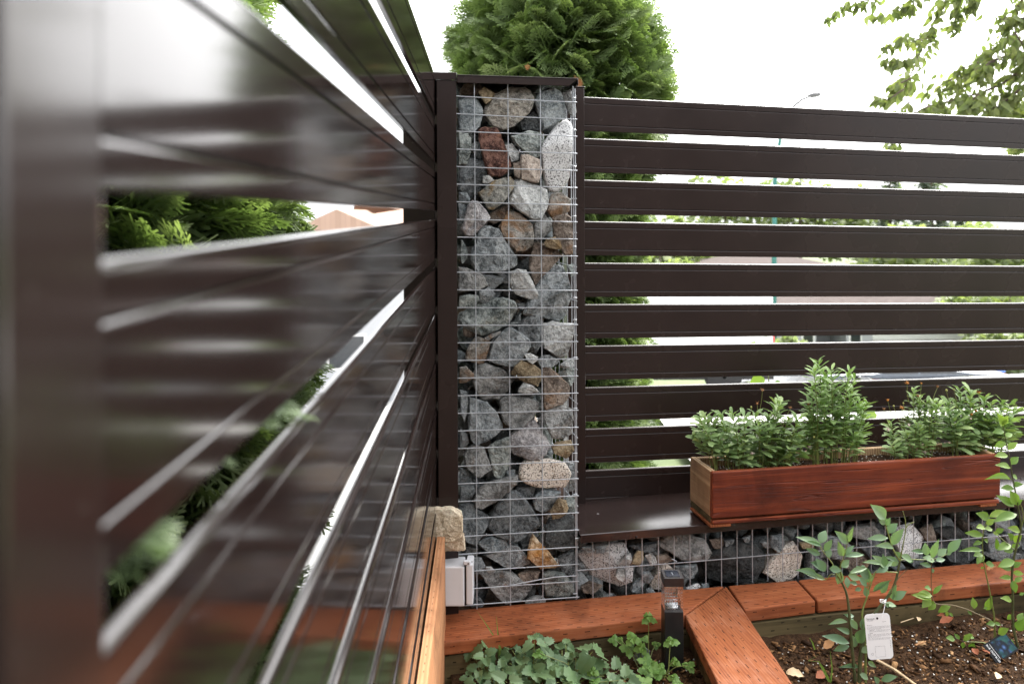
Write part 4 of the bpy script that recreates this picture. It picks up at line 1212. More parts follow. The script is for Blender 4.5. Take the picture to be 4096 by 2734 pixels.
cJ = cropper(1600, 1980, 2.703)
def sandstone(name, label, px, Y, th, seed):
    ol = [on_depth(*cJ(p), Y) for p in px]
    c = sum(ol, Vector()) / len(ol)
    root = rock(name, [(p.x - c.x, p.z - c.z) for p in ol], -th * .45, M['sandstone'], seed, None, thick=th, amp=0.045)
    root.location = (c.x, Y + th * .4, c.z)
    tag(root, label, 'rock', 'sandstones on the electrical box')
sandstone('sandstone', 'flat tan sandstone lying directly on the white electrical box', [(300,560),(430,530),(600,480),(690,430),(702,600),(690,622),(430,650),(300,665)], 2.195, 0.07, 71)
sandstone('sandstone', 'upper blocky tan sandstone with a chipped corner, on top of the flat one', [(290,180),(370,185),(440,178),(560,160),(640,225),(670,260),(660,340),(675,400),(660,470),(570,500),(430,515),(300,520)], 2.190, 0.075, 74)

# ------------------------------------------------------------------ solar light
LT_Y = 2.125
sl0 = on_depth(2656, 2310.6, LT_Y); sw = 0.0535
solar = thing('solar_light', 'square black solar garden light with a clear ribbed lens, before the red edging', 'garden light', (sl0.x + sw / 2, LT_Y + sw / 2, 0.0))
zc = sl0.z; hw = sw / 2
zb0, zl0, zcap = on_depth(2695, 2446.8, LT_Y).z, on_depth(2695, 2446.8, LT_Y).z, on_depth(2695, 2346.4, LT_Y).z
MB().box(-hw + .0015, hw - .0015, -hw + .0015, hw - .0015, -0.05, zb0).build('body', M['black_plastic'], solar, bevel=0.0015, segs=2)
MB().box(-hw, hw, -hw, hw, zcap, zc).build('cap', M['cap_plastic'], solar, bevel=0.0018, segs=2)
m, nt, b, o = new_mat('solar_cell'); q = N(nt)
b.inputs['Base Color'].default_value = (0.012, 0.016, 0.028, 1); b.inputs['Roughness'].default_value = 0.12
pv = MB().box(-hw + .009, hw - .009, -hw + .008, hw - .011, zc + .0003, zc + .0012).build('solar_panel', m, solar)
MB().box(-.0015, .0015, -.010, -.007, zc + .0013, zc + .0016).box(-.0015, .0015, -.004, -.001, zc + .0013, zc + .0016).box(-.0015, .0015, .002, .005, zc + .0013, zc + .0016).build('contact', M['wire'], pv)
gm, nt, b, o = new_mat('clear_acrylic')
b.inputs['Base Color'].default_value = (0.95, 0.93, 0.92, 1); b.inputs['Roughness'].default_value = 0.08
b.inputs['Transmission Weight'].default_value = 1.0; b.inputs['IOR'].default_value = 1.2
lens = MB()
gx = hw - .002
for (nx, ny) in ((0, -1), (1, 0), (0, 1), (-1, 0)):
    for i in range(7):
        for k in range(8):
            z0 = zl0 + .001 + (zcap - zl0 - .002) * k / 8; z1 = zl0 + .001 + (zcap - zl0 - .002) * (k + 1) / 8
            a0 = -gx + 2 * gx * i / 7; a1 = -gx + 2 * gx * (i + 1) / 7
            am, zm = (a0 + a1) / 2, (z0 + z1) / 2
            def P(a, z, dd): return (a, ny * (gx - dd), z) if ny else (nx * (gx - dd), a, z)
            lens.raw([P(a0, z0, 0), P(a1, z0, 0), P(a1, z1, 0), P(a0, z1, 0), P(am, zm, .0022)], [(0, 1, 4), (1, 2, 4), (2, 3, 4), (3, 0, 4)])
lens.build('lens', gm, solar)
MB().lathe([(.016, zl0 + .0005), (.016, zl0 + .006), (.009, zl0 + .010)], 14).build('reflector', M['wire'], solar, smooth=True)

# ------------------------------------------------------------------ blueberry bushes
BB = [leaf_mesh('leaf', 'leaf_blueberry', L=1.0, Wd=1.0, widest=0.45, fold=f, curl=c, tip=1.35, rows=8, base=0.06, wave=0.008, seed=i) for i, (f, c) in enumerate([(.22, .10), (.35, .18), (.12, .26)])]
BY = [leaf_mesh('leaf', 'leaf_young', L=1.0, Wd=1.0, widest=0.45, fold=f, curl=c, tip=1.35, rows=8, base=0.06, wave=0.012, seed=i) for i, (f, c) in enumerate([(.22, .12), (.4, .2), (.15, .3)])]

def shrub(name, label, Y, stems, leaves, meshes, seed, group):
    rr = random.Random(seed)
    x0, y0 = cF(stems[0][0][0])
    b = on_depth(x0, y0, Y); b.z = soil_z(b.x, b.y) - 0.004
    root = thing(name, label, 'shrub', tuple(b), group=group)
    offs = []
    for pts, r0, r1, mat, dy in stems:
        P = []
        for i, p in enumerate(pts):
            yy = Y + dy * i / max(1, len(pts) - 1)
            P.append(on_depth(*cF(p), yy) - b)
        rad = [r0 + (r1 - r0) * i / (len(P) - 1) for i in range(len(P))]
        # rounder line through the measured points
        Q, RQ = [], []
        for i in range(len(P) - 1):
            for k in range(3):
                t = k / 3
                a0, a1, a2, a3 = P[max(i - 1, 0)], P[i], P[i + 1], P[min(i + 2, len(P) - 1)]
                Q.append(0.5 * ((2 * a1) + (a2 - a0) * t + (2 * a0 - 5 * a1 + 4 * a2 - a3) * t * t + (3 * a1 - a0 - 3 * a2 + a3) * t ** 3))
                RQ.append(rad[i] + (rad[i + 1] - rad[i]) * t)
        Q.append(P[-1]); RQ.append(rad[-1])
        MB().tube(Q, RQ, 6).build('stem', M[mat], root, smooth=True)
        offs += [(p, Y + dy * i / max(1, len(pts) - 1)) for i, p in enumerate(pts)]
    for row in leaves:
        (bx, by), (tx, ty), w = row
        near = min(offs, key=lambda s: (s[0][0] - bx) ** 2 + (s[0][1] - by) ** 2)
        Yb = near[1] + rr.uniform(-.01, .01)
        p = on_depth(*cF((bx, by)), Yb)
        L2 = math.hypot(tx - bx, ty - by) * Yb / F / 1.8806
        t = on_depth(*cF((tx, ty)), Yb + rr.uniform(-.7, .35) * L2)
        d = t - p
        Wd = min(w * 1.2 * Yb / F / 1.8806, d.length * 0.6)
        view = -ray(*cF((bx, by))).normalized()
        up = (view * 1.2 + Vector((rr.uniform(-.35, .35), rr.uniform(-.3, .1), rr.uniform(.2, .9)))).normalized()
        place(meshes[rr.randrange(len(meshes))], 'leaf', root, frame(p - b, d, up, d.length, Wd))
    return root

L1 = [((345,525),(200,450),45),((350,530),(215,490),25),((335,510),(385,408),60),((370,570),(425,490),40),((400,620),(410,540),45),((340,595),(235,550),40),
 ((545,510),(460,420),55),((550,500),(585,395),30),((510,605),(480,510),50),((530,600),(595,520),30),((530,610),(680,590),35),((540,610),(600,575),25),
 ((370,700),(280,650),60),((380,720),(325,635),75),((320,760),(175,700),45),((380,785),(220,730),35),((410,700),(505,715),50),((500,725),(470,822),75),((540,765),(550,845),50),((550,750),(645,782),60),((560,735),(700,690),35),((500,690),(560,645),60),((510,680),(560,632),40),
 ((715,772),(638,690),75),((690,832),(640,765),40),((700,805),(692,700),75),((640,690),(700,695),30),
 ((830,330),(735,222),80),((830,368),(788,332),38),((830,372),(866,322),36),((845,432),(920,358),52),((850,470),(708,464),42),((880,522),(962,400),55),((890,547),(768,520),42),((900,572),(955,622),34),
 ((800,668),(668,645),32),((830,692),(742,600),55),((830,684),(815,598),45),((830,692),(912,640),32),((930,658),(830,605),32),((850,692),(768,722),40),((930,650),(870,680),28),
 ((1140,602),(1130,508),60),((1180,620),(1216,503),42),((1120,582),(1028,563),32),((1225,605),(1292,548),70),((1300,577),(1393,478),52),((1290,597),(1332,575),20),((1200,642),(1128,608),52),((1210,642),(1282,628),36),((1175,682),(1090,660),30),((1180,700),(1202,738),32),((1030,642),(950,598),48),((1040,630),(1010,660),26),
 ((690,912),(678,836),75),((740,872),(862,786),32),((800,882),(850,808),42),((880,932),(982,868),52),((870,922),(908,832),42),((820,972),(932,965),36),((830,962),(862,992),26),((620,820),(560,800),26),((650,850),(600,865),26),
 ((545,1102),(408,1108),32),((570,1082),(622,1162),62),((590,1082),(530,1042),36),((560,1262),(378,1190),55),((560,1282),(438,1310),42),((620,1252),(690,1150),64),((640,1442),(490,1432),28),((700,1532),(640,1482),42),((800,1542),(905,1500),45),((780,1562),(748,1512),36),((650,1152),(690,1060),40),((560,1180),(475,1148),36),((600,1290),(590,1210),44),((540,1060),(600,1045),30),((700,1400),(760,1440),30),((650,1330),(720,1290),40)]
shrub('blueberry_bush', 'blue green blueberry bush with a white plant tag hanging from its branch', 2.06,
 [([(605,1568),(580,1300),(555,1000),(535,880),(500,800)], .0045, .0026, 'stem_dark', 0.0),
  ([(632,1568),(650,1300),(715,1100),(780,1000),(870,880),(912,780),(940,640)], .0055, .0030, 'stem_dark', .02),
  ([(680,1568),(680,1300),(655,1050),(690,920),(720,820),(752,735)], .0035, .0016, 'stem_green', .03),
  ([(940,640),(890,560),(850,430),(830,370),(830,330)], .0024, .0010, 'stem_green', .0),
  ([(940,640),(960,540),(985,380),(962,268)], .0020, .0009, 'stem_green', -.01),
  ([(985,395),(1010,365),(1050,350)], .0012, .0008, 'stem_green', 0),
  ([(935,637),(1020,630),(1110,634),(1220,625),(1292,592)], .0018, .0009, 'stem_green', .03),
  ([(1178,630),(1175,760),(1176,900)], .0012, .0011, 'stem_brown', .03),
  ([(500,800),(450,720),(430,660),(350,555),(345,525)], .0022, .0009, 'stem_green', .02),
  ([(508,795),(490,690),(520,610),(545,510)], .0020, .0009, 'stem_green', -.02),
  ([(500,790),(430,740),(380,785),(330,765)], .0013, .0008, 'stem_green', .02),
  ([(920,730),(850,725),(760,720),(700,830),(690,910)], .0016, .0009, 'stem_green', -.02),
  ([(700,830),(620,815),(560,800)], .0011, .0008, 'stem_brown', -.02),
  ([(870,880),(930,770),(1000,705)], .0012, .0007, 'stem_brown', .0)], L1, BB, 41, 'blueberry bushes in the bed')
L2 = [((1770,520),(1690,540),52),((1790,560),(1725,570),45),((1800,502),(1850,450),52),((1780,540),(1842,520),30),((1790,482),(1758,438),42),((1800,642),(1680,682),52),((1790,692),(1852,650),52),((1780,702),(1700,690),36),((1790,772),(1688,766),32),((1790,790),(1810,882),50),((1800,802),(1862,760),30),((1790,732),(1872,740),40),
 ((1820,292),(1660,318),58),((1842,422),(1758,390),62),((1800,232),(1688,150),52),((1810,215),(1780,122),82),((1812,222),(1856,180),62),((1800,102),(1698,90),52),((1790,82),(1862,60),50),((1772,32),(1600,8),44),((1780,2),(1840,20),30),((1770,-60),(1688,-92),42),((1770,-82),(1832,-142),62),((1750,-150),(1658,-150),42),((1750,-192),(1822,-252),45),((1740,-242),(1648,-222),42),((1730,-292),(1792,-322),42),((1720,-332),(1650,-332),42),((1711,-372),(1690,-455),62),((1711,-382),(1752,-442),36),
 ((1612,322),(1540,288),62),((1612,312),(1752,255),46),((1592,372),(1652,325),52),((1580,392),(1518,388),42),((1580,402),(1642,402),42),((1570,452),(1428,428),44),((1570,482),(1610,500),32),((1560,502),(1488,520),28),((1560,562),(1418,548),34),((1560,592),(1498,600),42),((1570,602),(1518,662),42),((1572,690),(1545,700),36),((1582,662),(1662,672),52),
 ((1660,432),(1722,400),42),((1640,432),(1692,442),36),((1665,470),(1670,570),28),
 ((1182,902),(1078,880),52),((1172,932),(1028,890),42),((1180,942),(1192,975),52),((1172,922),(1108,992),52),((1190,892),(1252,820),28),((1172,852),(1128,840),32),((1320,985),(1218,1020),42),((1300,1022),(1290,1062),36),((1310,1032),(1342,1062),42),((1500,1002),(1490,918),42),((1592,1012),(1622,930),42),((1600,992),(1568,1000),40),((1450,1012),(1482,1052),30),((1210,965),(1150,1010),38),
 ((1352,1232),(1288,1218),42),((1390,1232),(1350,1188),42),((1420,1242),(1482,1190),34),((1420,1252),(1408,1302),36),((1500,1262),(1460,1322),52),((1440,1202),(1512,1215),30),
 ((1650,1112),(1595,1115),40),((1650,1112),(1702,1122),52),((1682,1192),(1742,1150),62),((1702,1272),(1772,1312),62),((1782,1232),(1760,1305),64),((1822,1162),(1872,1085),84),((1832,1102),(1862,1028),72),((1840,900),(1873,880),30),((1780,940),(1720,915),40),((1800,1330),(1850,1380),50),((1790,1050),(1740,1080),40)]
shrub('blueberry_bush', 'tall light green blueberry bush over the dark plant card at right', 2.235,
 [([(1832,1310),(1792,1130),(1790,900),(1782,760),(1802,600),(1850,400),(1840,300),(1820,180),(1790,30),(1770,-100),(1740,-250),(1711,-393)], .0042, .0010, 'stem_dark', -.08),
  ([(1652,1290),(1650,1080),(1630,950),(1600,800),(1570,650),(1560,480),(1580,380),(1604,318)], .0028, .0010, 'stem_green', .0),
  ([(1625,1090),(1560,1060),(1450,1010),(1330,975),(1210,965),(1180,900)], .0022, .0012, 'stem_brown', .02),
  ([(1800,1340),(1690,1310),(1590,1262),(1500,1252),(1430,1250)], .0020, .0012, 'stem_green', .0),
  ([(1692,1312),(1660,1190),(1650,1110)], .0018, .0010, 'stem_green', -.02),
  ([(1800,560),(1720,490),(1640,420)], .0014, .0009, 'stem_green', .0),
  ([(1850,400),(1870,300),(1830,170)], .0016, .0010, 'stem_green', .0)], L2, BY, 42, 'blueberry bushes in the bed')

# ------------------------------------------------------------------ plant tag and plant card with their print
def text(name, body, size, parent, loc, mat, bold=False, align='LEFT', rot=(R(90), 0, 0), sx=1.0):
    cu = bpy.data.curves.new(name, 'FONT')
    cu.body = body; cu.size = size; cu.align_x = align; cu.space_line = 1.05
    if bold: cu.offset = size * 0.006
    cu.materials.append(mat)
    tmp = bpy.data.objects.new('text_curve', cu); C.objects.link(tmp)
    me = bpy.data.meshes.new_from_object(tmp.evaluated_get(bpy.context.evaluated_depsgraph_get()))
    bpy.data.objects.remove(tmp); me.name = name
    o = bpy.data.objects.new(name, me); C.objects.link(o)
    o.parent = parent; o.location = loc; o.rotation_euler = rot; o.scale = (sx, 1, 1)
    return o
M['tag_white'] = plain('tag_card', (0.85, 0.85, 0.85), 0.5, 0, 0.02, 10)
M['ink_black'] = plain('ink_black', (0.02, 0.02, 0.02), 0.6)
M['ink_grey'] = plain('ink_grey', (0.22, 0.22, 0.23), 0.6)
TY = 2.025
tl, tr_, bl = on_depth(*cF((697, 1050)), TY), on_depth(*cF((888, 1036)), TY), on_depth(*cF((702, 1382)), TY)
tw, thh = (tr_ - tl).length, (tl - bl).length
ptag = thing('plant_tag', 'white plastic plant tag printed in small black type, hanging on the blue green bush', 'plant tag', tuple((bl + Vector((tw / 2, 0, 0)))), (R(-4), R(-3.5), 0))
def rounded(w, h, r, k=5):
    P = []
    for cx, cy, a0 in ((w / 2 - r, r, -90), (w / 2 - r, h - r, 0), (-w / 2 + r, h - r, 90), (-w / 2 + r, r, 180)):
        for i in range(k + 1):
            a = R(a0 + 90 * i / k); P.append((cx + r * math.cos(a), cy + r * math.sin(a)))
    return P
pp = rounded(tw, thh, 0.010)
mb = MB(); n_ = len(pp)
mb.raw([(x, 0, z) for x, z in pp] + [(x, 0.0009, z) for x, z in pp], [tuple(range(n_)), tuple(range(2 * n_ - 1, n_ - 1, -1))] + [(i, n_ + i, n_ + (i + 1) % n_, (i + 1) % n_) for i in range(n_)])
mb.build('card', M['tag_white'], ptag)
MB().lathe([(.0029, -.0003), (.0029, .0012)], 12, 'y', (0.0, 0, thh - 0.0115)).build('hole', M['ink_black'], ptag)
x0 = -tw / 2 + .0045
def tl_(body, size, fy, mat, bold=False, dx=0.0, rt=None):
    text('lettering', body, size, ptag, ((x0 + dx) if rt is None else tw / 2 - rt, -.0006, thh * (1 - fy)), M[mat], bold)
tl_('Vaccinium', .0050, .115, 'ink_black', True)
tl_("'Chandler'", .0043, .150, 'ink_grey')
tl_('Blueberry', .0034, .250, 'ink_grey')
tl_('A mid season variety producing exceptionally large fruits\nfor several weeks. A long cropping season makes this\nvariety perfect for small gardens.', .0027, .285, 'ink_grey')
tl_('Suitable for:', .0027, .365, 'ink_black', True, .004)
tl_('                          an open, sunny spot in acid soil\nthat is moist but well drained. Ideal for pots.', .0027, .365, 'ink_grey', False, .004)
tl_('Spacing:', .0027, .425, 'ink_black', True, .004)
tl_('Planting:', .0027, .456, 'ink_black', True)
tl_('                   Water well before and after planting. Add\nericaceous compost to the soil and plant in a hole at\nleast twice the size of the pot.', .0027, .456, 'ink_grey')
tl_('Care:', .0027, .540, 'ink_black', True)
tl_('            Thin out older stems to ground level in early\nwinter. Feed with ericaceous fertiliser each spring.', .0027, .540, 'ink_grey')
tl_('Scan me', .0028, .185, 'ink_black', False, 0, .020)
fr = MB()
fx0, fx1, fz0, fz1 = -tw / 2 + .020, tw / 2 - .020, .006, .032
for q4 in ((fx0, fx1, fz0, fz0 + .0004), (fx0, fx1, fz1, fz1 + .0004), (fx0, fx0 + .0004, fz0, fz1), (fx1, fx1 + .0004, fz0, fz1)):
    fr.raw([(q4[0], -.0004, q4[2]), (q4[1], -.0004, q4[2]), (q4[1], -.0004, q4[3]), (q4[0], -.0004, q4[3])], [(0, 1, 2, 3)])
tri = [(-tw / 2 + .012 + .004 * math.sin(R(120 * k)), .014 + .004 * math.cos(R(120 * k))) for k in range(3)]
for k in range(3):
    a, b2 = Vector(tri[k]), Vector(tri[(k + 1) % 3]); d = (b2 - a).normalized(); nn = Vector((-d.y, d.x)) * .0006
    fr.raw([(a.x + d.x * .0008, -.0004, a.y + d.y * .0008), (b2.x - d.x * .0012, -.0004, b2.y - d.y * .0012), (b2.x - d.x * .0012 + nn.x, -.0004, b2.y - d.y * .0012 + nn.y), (a.x + d.x * .0008 + nn.x, -.0004, a.y + d.y * .0008 + nn.y)], [(0, 1, 2, 3)])
fr.build('printed_marks', M['ink_grey'], ptag)
text('lettering', 'recycle this label', .003, ptag, (tw / 2 - .004, -.0006, .026), M['ink_grey'], rot=(R(90), R(-90), 0))
tie = on_depth(*cF((812, 945)), TY + .02)
tgw = Matrix.Translation(bl + Vector((tw / 2, 0, 0)))
strp = thing('tag_string', 'thin white string tying the white tag to the blueberry branch', 'string', tuple(tie))
q0 = Vector((0, 0, 0)); q1 = bl + Vector((tw / 2, 0, 0)) + Vector((-.0005, -.004, thh - .010)) - tie
MB().tube([q0 + Vector((0, -.012, .0)), q0.lerp(q1, .4) + Vector((.0015, -.006, 0)), q1], .0009, 5).build('twine', M['tag_white'], strp, smooth=True)
kn = [Vector((.0075 * math.cos(a * .9), .0075 * math.sin(a * .9), -.004 + a * .0006)) for a in range(15)]
MB().tube(kn, .0010, 5).build('knot', M['tag_white'], strp, smooth=True)

cK = cropper(3900, 2450, 6.27)
KY = 2.20
ktl, kbl, kbr = on_depth(*cK((195, 810)), KY), on_depth(*cK((560, 1280)), KY - .03), on_depth(*cK((1110, 930)), KY)
ktr = ktl + (kbr - kbl)
ex = (kbl - ktl); ez = (ktr - ktl)
kw, kh = ex.length, ez.length
Xk = ex.normalized(); Zk = (ez - Xk * ez.dot(Xk)).normalized(); Yk = Zk.cross(Xk)
card = thing('plant_card', 'dark glossy plant card with a photo of blueberries, leaning in the soil at right', 'plant card')
card.matrix_world = Matrix(((Xk.x, Yk.x, Zk.x, ktl.x), (Xk.y, Yk.y, Zk.y, ktl.y), (Xk.z, Yk.z, Zk.z, ktl.z), (0, 0, 0, 1)))
m, nt, b, o = new_mat('card_black'); b.inputs['Base Color'].default_value = (0.004, 0.005, 0.007, 1); b.inputs['Roughness'].default_value = 0.4; b.inputs['Specular IOR Level'].default_value = 0.15
MB().box(0, kw, 0, 0.0012, 0, kh).build('card', m, card)
m, nt, b, o = new_mat('card_photo'); q = N(nt)
co = q.coord()
vd = q.voro(co, 75, out='Distance'); vc = q.sep(q.voro(co, 75, out='Color'))[0]
berry = q.ramp(vd, [(0.0, (0.09, 0.17, 0.34)), (0.3, (0.02, 0.05, 0.13)), (0.55, (0.003, 0.008, 0.016))])
leafc = q.ramp(q.noise(co, 40, 3), [(0.35, (0.005, 0.04, 0.045)), (0.6, (0.012, 0.07, 0.07)), (0.75, (0.07, 0.16, 0.11))])
pos = q.sep(co)
msk = q.ramp(q.noise(co, 22, 2), [(0.45, 0.0), (0.52, 1.0)])
nt.links.new(q.mix(msk, leafc, berry), b.inputs['Base Color']); b.inputs['Roughness'].default_value = 0.4; b.inputs['Specular IOR Level'].default_value = 0.15
MB().raw([(0.004, -.0004, kh * .30), (kw - .004, -.0004, kh * .30), (kw - .004, -.0004, kh - .003), (0.004, -.0004, kh - .003)], [(0, 1, 2, 3)]).build('photo_print', m, card)
text('lettering', 'BLUE CROP BLUEBERRY', kh * .085, card, (kw * .06, -.0006, kh * .10), M['tag_white'], sx=0.80)
text('lettering', 'Vaccinium corymbosum', kh * .05, card, (kw * .10, -.0006, kh * .21), M['tag_white'])

# ------------------------------------------------------------------ strawberry and herb leaves
def leaflet_tpl(L, Wd, teeth=9, cup=0.22, pleat=0.03, fold=.3):
    V = [(0, 0, 0)]; Fc = []
    k = teeth * 2
    prof = []
    for i in range(k + 1):
        a = math.pi * (i / k)                      # from right base round the tip to left base
        x = math.cos(a); y = math.sin(a)
        yy = 0.06 + 0.94 * (0.5 - 0.5 * math.cos(min(a, math.pi - a) * 2)) ** 0.62
        s = 1.0 + (0.10 if i % 2 else -0.06)
        w = x * (abs(math.sin(a)) ** 0.15 if abs(x) < .999 else .35)
        prof.append((w * Wd / 2 * s, yy * L * (s if abs(x) < .8 else 1)))
    rings = [0.38, 0.72, 1.0]
    for r in rings:
        for i, (x, y) in enumerate(prof):
            xx, yv = x * r, y * r + (1 - r) * 0.25 * L * (1 if r < 1 else 0)
            z = fold * abs(xx) - cup * L * ((yv / L) ** 2) + pleat * L * (1 if i % 2 else -1) * r
            V.append((xx, yv, z))
    V[0] = (0, 0.12 * L, 0)
    n = len(prof)
    for i in range(n - 1): Fc.append((0, 1 + i, 2 + i))
    for g in range(len(rings) - 1):
        for i in range(n - 1):
            a = 1 + g * n + i; Fc += [(a, a + n, a + n + 1), (a, a + n + 1, a + 1)]
    return np.array(V), np.array(Fc)
SL = []
for i in range(3):
    V, Fc = leaflet_tpl(1.0, 0.88 + .06 * i, 8 + i, .16 + .08 * i, .018, .22 + .12 * i)
    me = mesh_np('leaflet', V, Fc, smooth=True); me.materials.append(M['leaf_straw']); SL.append(me)
def lobed_tpl(L):
    V = [(0, 0, 0)]; n = 31; Fc = []
    for i in range(n):
        a = R(-125 + 250 * i / (n - 1))
        r = 0.62 + 0.30 * abs(math.cos(a * 1.5)) ** .7 + 0.07 * math.cos(a * 9)
        r *= (1 - 0.28 * abs(a) / R(125))
        V.append((math.sin(a) * r * L * .85, math.cos(a) * r * L + .15 * L, 0.10 * L * math.cos(a * 3) - .15 * L * r * r))
        if i: Fc.append((0, i + 1, i))
    return np.array(V), np.array(Fc)
V, Fc = lobed_tpl(1.0); HL = mesh_np('leaflet', V, Fc, smooth=True); HL.materials.append(M['leaf_herb'])

def trifoliate(parent, b, pos, L, facing, rr, meshes, stem=True, stem_mat='stem_green', spread=105):
    """a leaf = stalk with three leaflets; pos relative to the root, facing = direction its middle leaflet points (in plan)"""
    d0 = Vector((math.cos(facing), math.sin(facing), rr.uniform(-.15, .3))).normalized()
    up = Vector((rr.uniform(-.3, .3), -0.55 + rr.uniform(-.25, .25), 1)).normalized()
    base = Vector((b.x + rr.uniform(-.01, .01), b.y + rr.uniform(-.01, .01), 0))
    stalk = MB().tube([base, base.lerp(pos, .55) + Vector((0, 0, .010)), pos], [.0014, .0012, .0009], 5).build('leaf', M[stem_mat], parent, smooth=True)
    for k, a in enumerate((0, spread, -spread)):
        dd = Matrix.Rotation(R(a * rr.uniform(.85, 1.05)), 3, up) @ d0
        dd.z -= .10
        Lk = L * (1.0 if k == 0 else .92) * rr.uniform(.9, 1.06)
        place(meshes[rr.randrange(len(meshes))], 'leaflet', stalk, frame(pos + dd * L * .05, dd, up, Lk))

def leafy(name, label, crown_px, leaves, Yb, meshes, seed, group, zbase, spread=105, stem_mat='stem_green'):
    rr = random.Random(seed)
    c = on_z(*cG(crown_px), 0.0)
    root = thing(name, label, 'plant', (c.x, c.y, soil_z(c.x, c.y) - .003), group=group)
    for (x, y, Lpx, ang, z) in leaves:
        p = on_z(*cG((x, y)), z)
        L = Lpx / 1.9575 * p.y / F * 1.2
        rel = p - Vector(root.location)
        trifoliate(root, Vector((rr.uniform(-.012, .012), rr.uniform(-.012, .012), 0)), rel, L, R(ang), rr, meshes, spread=spread, stem_mat=stem_mat)
    return root
sg = 'strawberry plants in the front bed'
leafy('strawberry_plant', 'leftmost strawberry plant, its dark leaves spreading before the red edging', (560, 620),
      [(590,390,130,75,.075),(480,365,85,150,.06),(600,520,95,100,.05),(520,620,100,110,.035),(660,600,90,60,.035),(460,600,60,190,.03),(650,640,80,-60,.03),(760,640,110,-90,.04),(590,440,90,-80,.07),(540,540,80,170,.045)], 0, SL, 51, sg, 0)
leafy('strawberry_plant', 'middle strawberry plant with a tall leaf standing on a pale curved stalk', (930, 640),
      [(975,320,95,100,.10),(800,390,120,100,.06),(890,430,95,100,.06),(1040,330,80,20,.085),(900,520,110,110,.05),(1060,500,120,110,.055),(780,490,95,120,.045),(850,560,90,-100,.04),(1010,420,80,160,.05),(960,560,100,-70,.045),(1020,590,80,-20,.035),(720,540,70,200,.035),(940,610,80,200,.03),(1110,470,100,0,.055)], 0, SL, 52, sg, 0)
leafy('strawberry_plant', 'rightmost strawberry plant with the largest front leaf of the three', (1240, 700),
      [(1190,620,225,130,.055),(1150,640,215,45,.05),(1430,400,165,120,.09),(1300,450,115,60,.065),(1190,390,110,100,.06),(1240,480,90,170,.05),(1400,530,120,30,.045),(1620,560,110,-20,.03),(1520,590,110,0,.03),(1330,560,90,-30,.04),(1690,620,110,-30,.025),(1160,520,85,60,.05),(1220,350,75,80,.07),(1470,500,90,20,.04)], 0, SL, 53, sg, 0)
hg_ = 'wild herb seedlings in the front bed'
leafy('herb_seedling', 'light green lobed herb growing left of the black solar light', (1830, 520),
      [(1740,290,62,100,.075),(1815,360,60,80,.06),(1600,305,40,170,.055),(1645,300,30,60,.055),(1840,300,35,60,.06),(1720,370,60,160,.045),(1925,340,35,20,.05),(1870,120,64,95,.125)], 0, [HL], 61, hg_, 0, 112)
leafy('herb_seedling', 'lobed green herb at the foot of the solar light', (1960, 600),
      [(2040,310,62,85,.085),(1880,490,60,100,.035),(1850,540,55,180,.03),(1960,520,50,60,.03),(2070,470,46,80,.04),(2180,505,55,40,.035),(1900,540,55,-60,.025),(2070,600,50,60,.02),(2085,640,45,-40,.02),(1850,470,50,170,.04),(1940,580,50,-90,.02)], 0, [HL], 62, hg_, 0, 112)
leafy('herb_seedling', 'small green herb between the strawberry leaves at the bottom edge', (1430, 640),
      [(1430,545,48,90,.05),(1020,415,55,90,.075),(1440,635,45,30,.03),(1830,640,60,20,.02)], 0, [HL], 63, hg_, 0, 112)

def blade(parent, pts, r, mat):
    mb = MB()
    V = []
    for i, p in enumerate(pts):
        t = i / (len(pts) - 1); w = r * (1 - t ** 2.2) + .0002
        V += [p + Vector((-w, 0, 0)), p + Vector((0, w * .5, 0)), p + Vector((w, 0, 0))]
    f = []
    for i in range(len(pts) - 1):
        a = 3 * i; f += [(a, a + 1, a + 4, a + 3), (a + 1, a + 2, a + 5, a + 4)]
    mb.raw(V, f); return mb.build('blade', mat, parent, smooth=True)
M['grass'] = leaf_mat('grass_blade', (0.13, 0.22, 0.05), (0.18, 0.28, 0.06), (0.22, 0.32, 0.08))
gb = on_z(*cG((745, 470)), .03); gb.z = 0
gr = thing('grass_tuft', 'few long thin grass blades rising between the strawberry leaves', 'grass', tuple(gb))
for px in ([(745,600),(735,430),(690,330),(600,190),(528,88)], [(725,560),(705,420),(690,280),(676,124)], [(720,620),(700,450),(690,400),(680,330)], [(540,455),(420,440),(300,435),(258,445)]):
    P = []
    for i, p in enumerate(px): P.append(on_depth(*cG(p), gb.y + .03 * i / len(px)) - gb)
    blade(gr, P, .0026, M['grass'])
def grass_at(label, f, rows, z=0):
    b0 = on_z(*f(rows[0][0]), 0.004)
    g = thing('grass_tuft', label, 'grass', tuple(b0))
    for px in rows:
        P = [on_depth(*f(p), b0.y) - b0 for p in px]
        blade(g, P, .0020, M['grass'])
grass_at('small tuft of grass blades beside the tagged blueberry bush', cF, [[(420,1560),(430,1450),(415,1320)],[(420,1560),(360,1440),(320,1390)],[(410,1560),(330,1400),(250,1395),(320,1350)],[(300,1310),(280,1250),(260,1220)]])

